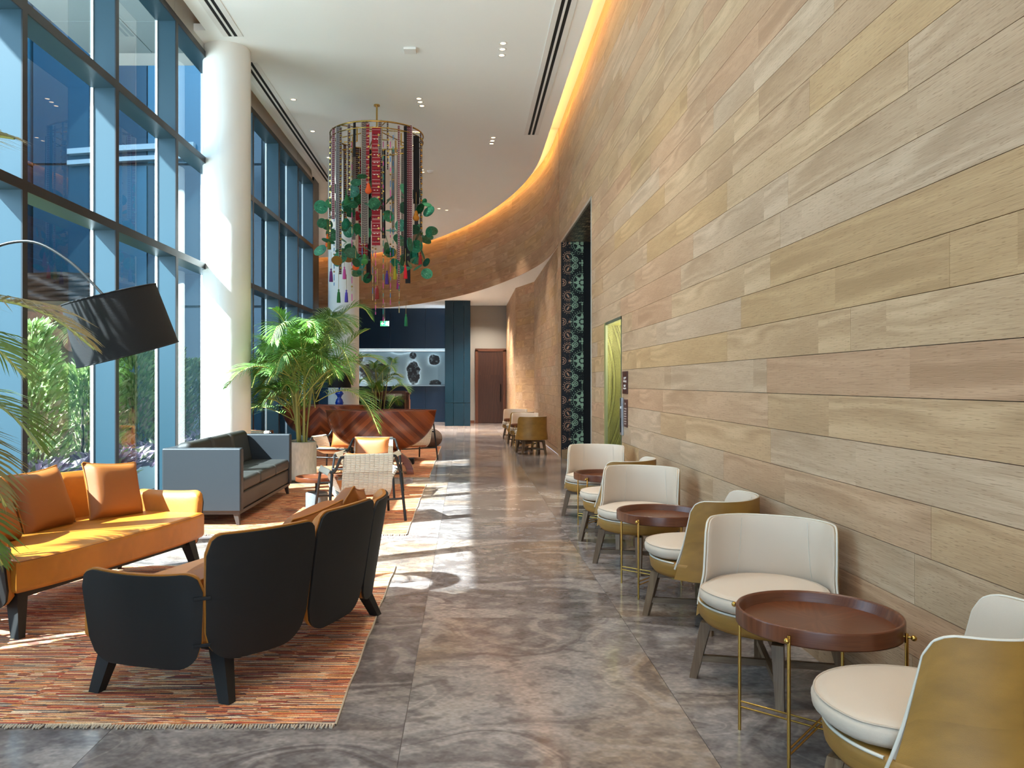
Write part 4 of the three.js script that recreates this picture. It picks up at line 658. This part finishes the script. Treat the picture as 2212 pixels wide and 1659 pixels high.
palm([-2.33, 0.012, 11.35], 'tall leafy areca palm in a concrete cylinder pot beside the grey sofa', { stems: 12, fronds: 72, avoid: [2.7, 0.55, 0.62], pot: [0.2, 0.55], H: [0.75, 1.5], L: [1.1, 1.75], mats: [M.palm, M.palm, M.palm, M.palmOld], nLeaf: 28, leaf: 0.46, width: 0.008, el: [0.3, 1.35], spread: 0.22 });
palm([-1.98, 0, 17.75], 'dark areca palm beside the shaded round column', { stems: 7, fronds: 18, avoid: [2.28, 0.6, 0.6], pot: [0.2, 0.5], H: [0.5, 1.2], L: [0.7, 1.0], mats: [M.palm, M.palm, M.palm, M.palmOld], nLeaf: 28, width: 0.0075 });
{
  const t = palm([-3.08, 0.012, 3.95], 'areca palm with drooping fronds beside the arc lamp', { stems: 6, fronds: 0, pot: [0.2, 0.5], H: [0.6, 1.9], spread: 0.1 });
  for (const [y, az, el, L, dr, m] of [[1.72, 0.02, 0.2, 1.38, 0.32, 2], [1.62, 0.25, 0.12, 1.15, 0.3, 1], [2.38, 0.05, 0.42, 1.0, 0.2, 2], [2.3, 0.4, 0.5, 0.85, 0.25, 1], [1.25, -0.1, 0.3, 1.05, 0.5, 1], [1.1, 0.2, 0.25, 1.0, 0.55, 2], [0.75, 0.15, 0.3, 0.95, 0.55, 1], [1.9, 2.2, 0.6, 1.0, 0.4, 0], [1.7, 3.4, 0.5, 0.7, 0.4, 1], [1.4, 4.4, 0.6, 0.9, 0.4, 1], [1.5, 1.5, 0.7, 0.9, 0.4, 1], [2.3, 1.1, 1.0, 0.8, 0.3, 1]]) {
    const f = palmFrond(L, az, el, dr, 0.009, 0.42, 26, 0), q = mesh('frond', f.leaf, [M.palm, M.palmOld, M.palmDry][m], t); q.position.set(0.06, y, 0); mesh('rachis', f.stem, M.rachis, q);
  }
}

// ---------------------------------------------------------------- arc lamp
{
  const l = thing('arc_floor_lamp', 'arc floor lamp with large tilted black drum shade', 'lamp', [-3.12, 0.012, 4.75]);
  mesh('base', lathe([[0, 0], [0.2, 0], [0.2, 0.02], [0.02, 0.03], [0, 0.03]], 40), M.blackTube, l);
  const rel = (X, h, Z) => V3(X + 3.12, h - 0.012, -(Z - 4.75)), sh = rel(-2.03, 1.74, 4.66);
  mesh('pole', tube([rel(-3.12, 0.03, 4.75), rel(-3.2, 0.9, 4.75), rel(-3.14, 1.75, 4.74), rel(-2.9, 2.13, 4.72), rel(-2.6, 2.235, 4.7), rel(-2.34, 2.12, 4.68), rel(-2.085, 1.875, 4.66)], 0.0085, 80, 8), M.blackTube, l);
  const s = mesh('shade', new THREE.CylinderGeometry(0.262, 0.288, 0.36, 64, 1, true), M.shade, l); s.position.copy(sh); s.rotation.set(0.17, 0, 0.24);
  mesh('rim', merge([new THREE.TorusGeometry(0.262, 0.004, 6, 64).rotateX(Math.PI / 2).translate(0, 0.18, 0), new THREE.TorusGeometry(0.288, 0.004, 6, 64).rotateX(Math.PI / 2).translate(0, -0.18, 0)]), M.shade, s);
  mesh('spider', merge([rod(V3(0, 0.15, 0), V3(0.262, 0.16, 0), 0.004), rod(V3(0, 0.15, 0), V3(-0.262, 0.16, 0), 0.004), rod(V3(0, 0.02, 0), V3(0, 0.16, 0), 0.014)]), M.steel, s);
}

// ---------------------------------------------------------------- chandelier
{
  const CX = -1.456, CZ = 13.04, RR = 0.757, RY = 5.44, c = thing('textile_chandelier', 'round brass chandelier hung with woven straps, green discs and tassels', 'chandelier', [CX, 0, CZ]);
  const P = (a, r = RR) => V3(Math.sin(a) * r, 0, Math.cos(a) * r);
  mesh('ceiling_rose', new THREE.CylinderGeometry(0.05, 0.05, 0.02, 24).translate(0, CEIL - 0.01, 0), M.brass, c);
  mesh('stem', rod(V3(0, RY + 0.12, 0), V3(0, CEIL, 0), 0.014), M.brass, c); mesh('hub', lathe([[0, 0], [0.05, 0], [0.06, 0.03], [0.05, 0.06], [0, 0.06]], 20).translate(0, RY + 0.08, 0), M.brass, c);
  mesh('ring', new THREE.TorusGeometry(RR, 0.013, 10, 90).rotateX(Math.PI / 2).translate(0, RY, 0), M.brass, c); mesh('ring', new THREE.TorusGeometry(RR, 0.009, 8, 90).rotateX(Math.PI / 2).translate(0, RY - 0.1, 0), M.brass, c);
  for (let k = 0; k < 6; k++) { const p = P(k * Math.PI / 3 + 0.3); mesh('spoke', rod(V3(0, RY + 0.1, 0), V3(p.x, RY, p.z), 0.009), M.brass, c); mesh('hanger', rod(V3(p.x * 0.55, RY + 0.02, p.z * 0.55), V3(p.x * 0.55, RY - 0.18, p.z * 0.55), 0.012), M.brass, c); mesh('arm', rod(V3(p.x * 0.55, RY - 0.18, p.z * 0.55), V3(p.x * 0.95, RY - 0.2, p.z * 0.6), 0.009), M.brass, c); }
  const textile = (bg, st, kind) => canvasTex(96, 512, (x, w, h) => { x.fillStyle = bg; x.fillRect(0, 0, w, h); for (let y = 0; y < h; y += 16) { x.fillStyle = st[(y / 16) % st.length]; if (kind === 'zig') { x.beginPath(); x.moveTo(16, y); x.lineTo(48, y + 12); x.lineTo(80, y); x.lineTo(80, y + 4); x.lineTo(48, y + 16); x.lineTo(16, y + 4); x.fill(); } else if (kind === 'band') { if ((y / 16) % 4 < 2) x.fillRect(4, y, w - 8, 3); if ((y / 16) % 7 === 0) x.fillRect(20, y + 5, 20, 8), x.fillRect(56, y + 5, 16, 8); } else { x.fillRect(20, y + 3, 10, 8); x.fillRect(44, y + 3, 10, 8); x.fillRect(68, y + 3, 10, 8); } } if (kind !== 'band') { x.fillStyle = st[0]; x.fillRect(4, 0, 6, h); x.fillRect(w - 10, 0, 6, h); } });
  const T = { red: std('#ffffff', { map: textile('#8e1620', ['#e8e0d0', '#200c0c', '#e8e0d0'], 'band'), roughness: 0.9 }), grey: std('#ffffff', { map: textile('#3e3840', ['#c8c0b4', '#a8a098'], 'zig'), roughness: 0.9 }), brown: std('#ffffff', { map: textile('#4c3d38', ['#c9b9a4', '#8c7a70'], 'zig'), roughness: 0.9 }), pink: std('#ffffff', { map: textile('#6e3a42', ['#d8ccbc', '#7a1e2c'], 'dots'), roughness: 0.9 }), black: std('#171415', { roughness: 0.9 }), dot: std('#ffffff', { map: textile('#241a1a', ['#d8ccb8', '#8a2a2a'], 'dots'), roughness: 0.9 }) };
  // straps: px column, near (1) or far (-1) side of the ring, top drop, bottom height, width, cloth
  const straps = [[716, 1, 0, 3.75, 0.03, 'dot'], [728, 1, 0, 4.0, 0.06, 'pink'], [741, 1, 0.02, 3.5, 0.085, 'grey'], [752, -1, 0.02, 3.85, 0.07, 'brown'], [760, -1, 0, 4.45, 0.08, 'dot'], [772, -1, 0.02, 3.6, 0.16, 'red'], [784, -1, 0.02, 3.2, 0.08, 'black'], [800, 1, 0, 3.55, 0.12, 'brown'], [812, -1, 0, 4.4, 0.06, 'dot'], [823, 1, 0.1, 3.52, 0.13, 'red'], [831, 1, 0, 4.9, 0.06, 'brown'], [852, -1, 0.02, 3.5, 0.055, 'dot'], [862, -1, 0, 3.6, 0.05, 'brown'], [875, -1, 0, 3.1, 0.09, 'black'], [888, 1, 0, 3.55, 0.12, 'pink'], [902, 1, 0.12, 4.25, 0.1, 'black'], [910, 1, 0, 3.7, 0.03, 'dot'], [735, -1, 0, 4.1, 0.06, 'dot'], [868, 1, 0.05, 2.95, 0.035, 'pink'], [746, 1, 0.05, 3.1, 0.05, 'dot'], [721, -1, 0, 4.0, 0.04, 'brown'], [766, 1, 0.04, 4.3, 0.05, 'dot'], [778, 1, 0, 4.9, 0.04, 'black'], [790, -1, 0, 4.2, 0.05, 'brown'], [806, 1, 0.05, 4.3, 0.05, 'red'], [818, -1, 0, 3.9, 0.06, 'black'], [840, -1, 0, 4.0, 0.05, 'brown'], [846, 1, 0, 4.7, 0.03, 'dot'], [881, 1, 0.03, 3.3, 0.05, 'black'], [896, -1, 0, 3.4, 0.07, 'black'], [907, -1, 0, 3.9, 0.05, 'dot']];
  for (const [px, side, drop, yb, w, cl] of straps) {
    const sx = clamp((px - 813.5) / 100, -0.995, 0.995), a = side > 0 ? Math.asin(sx) : Math.PI - Math.asin(sx), p = P(a), y1 = RY - drop + 0.015, n = 10;
    const g = slab(1, n, (u, v) => [(u - 0.5) * w, lerp(yb, y1, v), 0.006 * Math.sin(v * 5) + 0.003], (u, v) => [(u - 0.5) * w, lerp(yb, y1, v), 0.006 * Math.sin(v * 5) - 0.003], (u, v) => [u, v * (y1 - yb) / 0.55]);
    const m = mesh('strap', g, T[cl], c); m.position.copy(p); m.rotation.y = Math.asin(sx) * 0.35 * side;
    if (cl === 'red' || cl === 'dot') { const coins = []; for (let y = yb + 0.1; y < y1 - 0.1; y += cl === 'red' ? 0.16 : 0.09) coins.push(new THREE.CylinderGeometry(0.016, 0.016, 0.004, 10).rotateX(Math.PI / 2).translate(w * 0.3, y, 0.012)); mesh('coins', merge(coins), M.brass, m).userData.kind = 'stuff'; }
  }
  const board = canvasTex(128, 128, (x, w, h) => { x.fillStyle = '#2f7a5c'; x.fillRect(0, 0, w, h); let q = 5; const R = () => (q = (q * 16807) % 2147483647) / 2147483647; for (let i = 0; i < 60; i++) { x.fillStyle = ['#5fb08c', '#0c2f22', '#9cc8b0', '#2f8060'][i % 4]; x.fillRect(R() * w, R() * h, 2 + R() * 16, 1 + R() * 4); } });
  const boards = ['#cfe8dc', '#7fd0a8', '#d8f4f0', '#5f9a80', '#9fd0c0'].map((k) => std(k, { map: board, roughness: 0.35 })); boards.push(std('#8a5a24', { roughness: 0.4 }));
  const disc = new THREE.CylinderGeometry(0.098, 0.098, 0.006, 24);
  for (let i = 0; i < 118; i++) { const a = rr(0, 6.283), r = rr(0.45, 0.95), lay = i % 3, y = [4.35, 3.85, 3.42][lay] + rr(-0.24, 0.24), m = mesh('circuit_disc', disc, boards[Math.floor(rnd() * 5.15)], c); m.position.copy(P(a, r)).setY(y); m.rotation.set(rr(0, 3), rr(0, 3), rr(0, 3)); m.scale.setScalar(rr(0.7, 1.15)); }
  const tassel = lathe([[0, 0.2], [0.008, 0.2], [0.014, 0.185], [0.008, 0.17], [0.02, 0.15], [0.026, 0.08], [0.03, 0.0], [0, 0.004]], 12), pom = merge([new THREE.IcosahedronGeometry(0.052, 1).scale(1, 0.9, 1).translate(0, 0.06, 0), lathe([[0, 0.18], [0.02, 0.16], [0.04, 0.08], [0, 0.08]], 10)]);
  for (const [px, py, col, kind] of [[706, 520, '#e8632a', 0], [716, 525, '#7a6a20', 0], [722, 595, '#6a2a6a', 0], [735, 640, '#4a3a96', 0], [742, 640, '#2f6a34', 0], [754, 575, '#1a1718', 1], [781, 572, '#f0602a', 1], [800, 560, '#3f7a3a', 1], [808, 407, '#f0602a', 1], [826, 632, '#8a2a22', 0], [852, 612, '#8a2460', 0], [846, 600, '#4a2a70', 0], [893, 548, '#e8e2d2', 0], [883, 588, '#d01f2a', 0], [912, 560, '#a02a24', 0], [906, 560, '#6a6a20', 0], [871, 692, '#2c7a4a', 0], [757, 466, '#a01a28', 1], [761, 432, '#2c6a3a', 1], [904, 466, '#b8701a', 1], [862, 590, '#9a8a20', 0], [731, 590, '#c04a8a', 0]]) {
    const sx = clamp((px - 813.5) / 108, -0.99, 0.99), a = rnd() < 0.6 ? Math.asin(sx) : Math.PI - Math.asin(sx), p = P(a, 0.8), Z = CZ - p.z, y = EYE + (826.5 - py) * Z / F - 0.1, m = mesh('tassel', kind ? pom : tassel, std(col, { roughness: 0.95 }), c); m.position.set(p.x, y, p.z); m.scale.setScalar(1.05);
    mesh('cord', rod(V3(0, 0.18, 0), V3(0, Math.min(0.45, (RY - y) * 0.5), 0), 0.003, 0.003, 5), M.brass, m);
  }
  const bead = ['#3f9a8a', '#2a8a6a', '#c7b27a', '#d0509a', '#3a78a8'].map((k) => std(k, { roughness: 0.3 }));
  for (const [px, yb] of [[800, 2.78], [813, 2.5], [830, 2.36], [842, 2.68], [861, 2.55], [763, 2.72], [719, 3.0], [778, 3.1], [852, 3.3]]) {
    const sx = (px - 813.5) / 132, p = V3(sx * 1.0, 0, rr(-0.3, 0.3)), parts = [[], [], []]; for (let y = yb, k = 0; y < RY - 0.05; k++) { const l = k % 3 === 2 ? 0.03 : rr(0.05, 0.14); parts[k % 3].push(k % 3 === 2 ? new THREE.SphereGeometry(0.015, 8, 6).translate(0, y, 0) : rod(V3(0, y, 0), V3(0, y + l * 0.8, 0), 0.0075, 0.0075, 6)); y += l + 0.02; if (y > 3.7 && k % 2) y += 0.06; }
    const s = mesh('bead_string', rod(V3(0, yb, 0), V3(0, RY + 0.02, 0), 0.0018, 0.0018, 4), M.piping, c); s.position.copy(p); parts.forEach((q, i) => q.length && (mesh('beads', merge(q), i === 2 ? M.brass : bead[Math.floor(rnd() * 5)], s).userData.kind = 'stuff'));
  }
}

// ---------------------------------------------------------------- far end furniture
{
  const art = canvasTex(1024, 340, (x, w, h) => { const im = x.createImageData(w, h); for (let j = 0; j < h; j++) for (let i = 0; i < w; i++) {
    const u = i / h, v = j / h, n = fbm(u * 4, v * 4, 5), isl = (cx, cy, rx, ry, k) => sstep(1.12, 0.9, Math.hypot((u - cx) / rx, (v - cy) / ry) + (n - 0.5) * k), rock = Math.max(isl(0.85, 0.68, 0.42, 0.3, 1.3), isl(2.02, 0.62, 0.17, 0.36, 1.1), isl(2.0, 0.12, 0.1, 0.1, 0.8), isl(2.62, 0.25, 0.16, 0.14, 1.2), isl(0.25, 0.2, 0.2, 0.15, 1.2), isl(2.65, 0.95, 0.2, 0.1, 1));
    const halo = Math.max(...[[0.85, 0.68, 0.42, 0.3], [2.02, 0.62, 0.17, 0.36], [2.62, 0.25, 0.16, 0.14], [0.25, 0.2, 0.2, 0.15], [1.6, -0.05, 0.3, 0.1]].map(([cx, cy, rx, ry]) => Math.exp(-Math.abs(Math.hypot((u - cx) / rx, (v - cy) / ry) + (n - 0.5) * 0.7 - 1.1) * 4)));
    let c = mix3(rgb(104, 130, 142), rgb(190, 222, 235), clamp(halo * 0.9, 0, 1)); const r = fbm(u * 14, v * 14, 4); c = mix3(c, mix3(rgb(16, 22, 28), rgb(96, 112, 120), sstep(0.45, 0.8, r)), rock); const k = (j * w + i) * 4; im.data[k] = c[0] * 255; im.data[k + 1] = c[1] * 255; im.data[k + 2] = c[2] * 255; im.data[k + 3] = 255; } x.putImageData(im, 0, 0); });
  const a = thing('relief_artwork', 'wide backlit grey-blue rock relief artwork on the dark blue wall', 'artwork', [-2.45, 1.33, 28.36]);
  mesh('relief_panel', new THREE.PlaneGeometry(3.5, 1.16).translate(0, 0.58, 0.02), std('#ffffff', { map: art, roughness: 0.6, emissive: new THREE.Color('#ffffff'), emissiveMap: art, emissiveIntensity: 0.1 }), a);
  mesh('backing', box(3.56, 1.2, 0.03, 0, 0.58, 0), M.dark, a);
  mesh('lit_head', box(3.56, 0.1, 0.16, 0, 1.23, 0.06), std('#cfe2ea', { emissive: new THREE.Color('#bfe0f0'), emissiveIntensity: 0.16 }), a); mesh('shelf', box(3.56, 0.05, 0.16, 0, -0.03, 0.06), std('#7f97a6', { roughness: 0.4 }), a);
  const al = new THREE.RectAreaLight(new THREE.Color().setRGB(0.75, 0.92, 1), 1.3, 3.4, 0.1); al.position.set(-2.45, 2.52, -28.2); al.lookAt(-2.45, 1.4, -28.36); al.name = 'artwork_light'; scene.add(al);
  const d = thing('writing_desk', 'brown wooden reception desk with dark open front', 'desk', [-2.28, 0, 21.6]);
  mesh('top', boxUV(box(1.55, 0.07, 0.6, 0, 1.115, 0), 0.6), M.doorWood, d); mesh('apron', boxUV(box(1.5, 0.14, 0.5, 0, 1.01, 0), 0.6), M.doorWood, d); for (const s of [-1, 1]) mesh('side', boxUV(box(0.12, 0.94, 0.56, s * 0.7, 0.47, 0), 0.6, 'y'), M.doorWood, d); mesh('modesty_panel', box(1.28, 0.9, 0.03, 0, 0.46, -0.2), M.dark, d);
  const ch = thing('high_back_chair', 'dark carved wooden chair with inlaid back before the reception desk', 'chair', [-1.83, 0, 20.6]);
  const inlay = canvasTex(256, 96, (x, w, h) => { x.fillStyle = '#5e3a28'; x.fillRect(0, 0, w, h); x.strokeStyle = '#e6ddd0'; x.lineWidth = 4; for (const y of [34, 46, 58]) { x.beginPath(); for (let i = 24; i < 232; i += 8) x.lineTo(i, y + ((i / 8) % 2 ? 5 : -5)); x.stroke(); } x.fillStyle = '#e6ddd0'; x.beginPath(); x.arc(128, 46, 10, 0, 7); x.fill(); });
  mesh('back_panel', box(0.58, 0.22, 0.04, 0, 1.08, 0.22), M.doorWood, ch); mesh('inlay', new THREE.PlaneGeometry(0.52, 0.18).translate(0, 1.08, 0.2415), std('#ffffff', { map: inlay, roughness: 0.5 }), ch);
  const post = lathe([[0.022, 0], [0.022, 0.5], [0.03, 0.54], [0.018, 0.58], [0.028, 0.66], [0.018, 0.72], [0.028, 0.82], [0.02, 0.9], [0.02, 1.12], [0, 1.12]], 14);
  for (const s of [-1, 1]) { mesh('post', post.clone().translate(s * 0.27, 0, 0.22), M.doorWood, ch); mesh('leg', rod(V3(s * 0.26, 0, -0.2), V3(s * 0.26, 0.42, -0.2), 0.022), M.doorWood, ch); } mesh('seat', rbox(0.58, 0.07, 0.5, 0.02, 0, 0.45, 0.01), M.dark, ch); mesh('back_pad', rbox(0.46, 0.42, 0.04, 0.015, 0, 0.72, 0.21), M.dark, ch);
  // blue lamp on a console by the second column
  const cs = thing('lamp_console', 'small dark console table carrying the blue lamp', 'table', [-2.42, 0, 15.75]); mesh('top', rbox(0.5, 0.04, 0.4, 0.01, 0, 0.78, 0), M.blackWood, cs); for (const sx of [-1, 1]) for (const sz of [-1, 1]) mesh('leg', rod(V3(sx * 0.22, 0, sz * 0.17), V3(sx * 0.22, 0.77, sz * 0.17), 0.018), M.blackWood, cs);
  const bl = thing('blue_table_lamp', 'table lamp with turned cobalt blue base and dark drum shade', 'lamp', [-2.5, 0.8, 15.75]);
  mesh('base', lathe([[0, 0], [0.1, 0], [0.1, 0.03], [0.05, 0.06], [0.06, 0.12], [0.085, 0.2], [0.06, 0.27], [0.035, 0.3], [0.05, 0.34], [0.085, 0.38], [0.06, 0.42], [0.02, 0.45], [0.015, 0.52], [0, 0.52]], 32), phys('#0d3fb0', { roughness: 0.18, clearcoat: 0.6 }), bl); mesh('shade', new THREE.CylinderGeometry(0.21, 0.23, 0.36, 40, 1, true).translate(0, 0.68, 0), M.shade, bl);
  // signs
  const ex = canvasTex(256, 128, (x, w, h) => { x.fillStyle = '#1f9d5c'; x.fillRect(0, 0, w, h); x.strokeStyle = x.fillStyle = '#f4fff8'; x.lineWidth = 14; x.beginPath(); x.moveTo(120, 64); x.lineTo(30, 64); x.moveTo(66, 28); x.lineTo(30, 64); x.lineTo(66, 100); x.stroke(); x.fillRect(180, 18, 52, 92); x.fillStyle = '#1f9d5c'; x.fillRect(192, 28, 34, 82); x.fillStyle = x.strokeStyle = '#f4fff8'; x.beginPath(); x.arc(188, 32, 9, 0, 7); x.fill(); x.lineWidth = 9; x.beginPath(); x.moveTo(188, 44); x.lineTo(180, 72); x.lineTo(196, 90); x.lineTo(188, 108); x.moveTo(180, 72); x.lineTo(158, 92); x.moveTo(186, 50); x.lineTo(164, 62); x.moveTo(186, 50); x.lineTo(206, 62); x.stroke(); });
  const sg = thing('exit_sign', 'green running-man exit sign with left arrow hanging at the far end', 'sign', [-2.68, 3.35, 26.3]); mesh('case', rbox(0.29, 0.17, 0.03, 0.004), M.white, sg); mesh('sign_face', new THREE.PlaneGeometry(0.28, 0.16).translate(0, 0, 0.016), std('#ffffff', { map: ex, emissive: new THREE.Color('#ffffff'), emissiveMap: ex, emissiveIntensity: 0.5 }), sg); mesh('hanger', rod(V3(0, 0.08, 0), V3(0, 0.7, 0), 0.006), M.white, sg);
  const plaque = (h, rows) => canvasTex(128, Math.round(128 * h), (x, w, hh) => { x.fillStyle = '#4a2415'; x.fillRect(0, 0, w, hh); x.fillStyle = '#efe6dc'; let q = 9; const R = () => (q = (q * 16807) % 2147483647) / 2147483647; for (const [y, wd, t] of rows) { let p = (w - wd) / 2; while (p < (w + wd) / 2) { const l = 5 + R() * 9; x.fillRect(p, y + R() * t * 0.3, l, t * (0.5 + R() * 0.4)); p += l + 3; } } });
  const wallSign = (Z0, Z1, y0, y1, map, label) => { const s = thing('wall_sign', label, 'sign', [WX - 0.001, (y0 + y1) / 2, (Z0 + Z1) / 2], -Math.PI / 2); mesh('plate', rbox(Z1 - Z0, y1 - y0, 0.012, 0.003, 0, 0, 0.006), std('#4a2415', { roughness: 0.4 }), s); mesh('lettering', new THREE.PlaneGeometry(Z1 - Z0 - 0.01, y1 - y0 - 0.01).translate(0, 0, 0.0125), std('#ffffff', { map, roughness: 0.4 }), s); };
  wallSign(8.67, 8.93, 1.275, 1.525, plaque(1, [[30, 56, 16], [48, 76, 14], [74, 50, 14], [92, 80, 12]]), 'brown wall sign with white lettering, upper of the two by the olive doorway');
  wallSign(8.68, 8.85, 0.91, 1.215, plaque(1.8, [[24, 40, 20], [70, 90, 10], [92, 96, 10], [114, 84, 10], [136, 96, 10], [158, 88, 10], [180, 92, 10], [200, 70, 10]]), 'brown wall sign with white lettering, lower of the two by the olive doorway');
  const cp = thing('call_panel', 'narrow steel call panel beside the olive doorway', 'panel', [WX - 0.001, 1.02, 8.96], -Math.PI / 2); mesh('plate', rbox(0.11, 0.42, 0.025, 0.004, 0, 0, 0.012), M.steel, cp); mesh('dark_window', box(0.06, 0.16, 0.004, 0, -0.1, 0.0255), M.dark, cp); mesh('button', new THREE.CylinderGeometry(0.014, 0.014, 0.006, 16).rotateX(Math.PI / 2).translate(0, 0.1, 0.026), M.white, cp);
}
renderer.render(scene, camera);
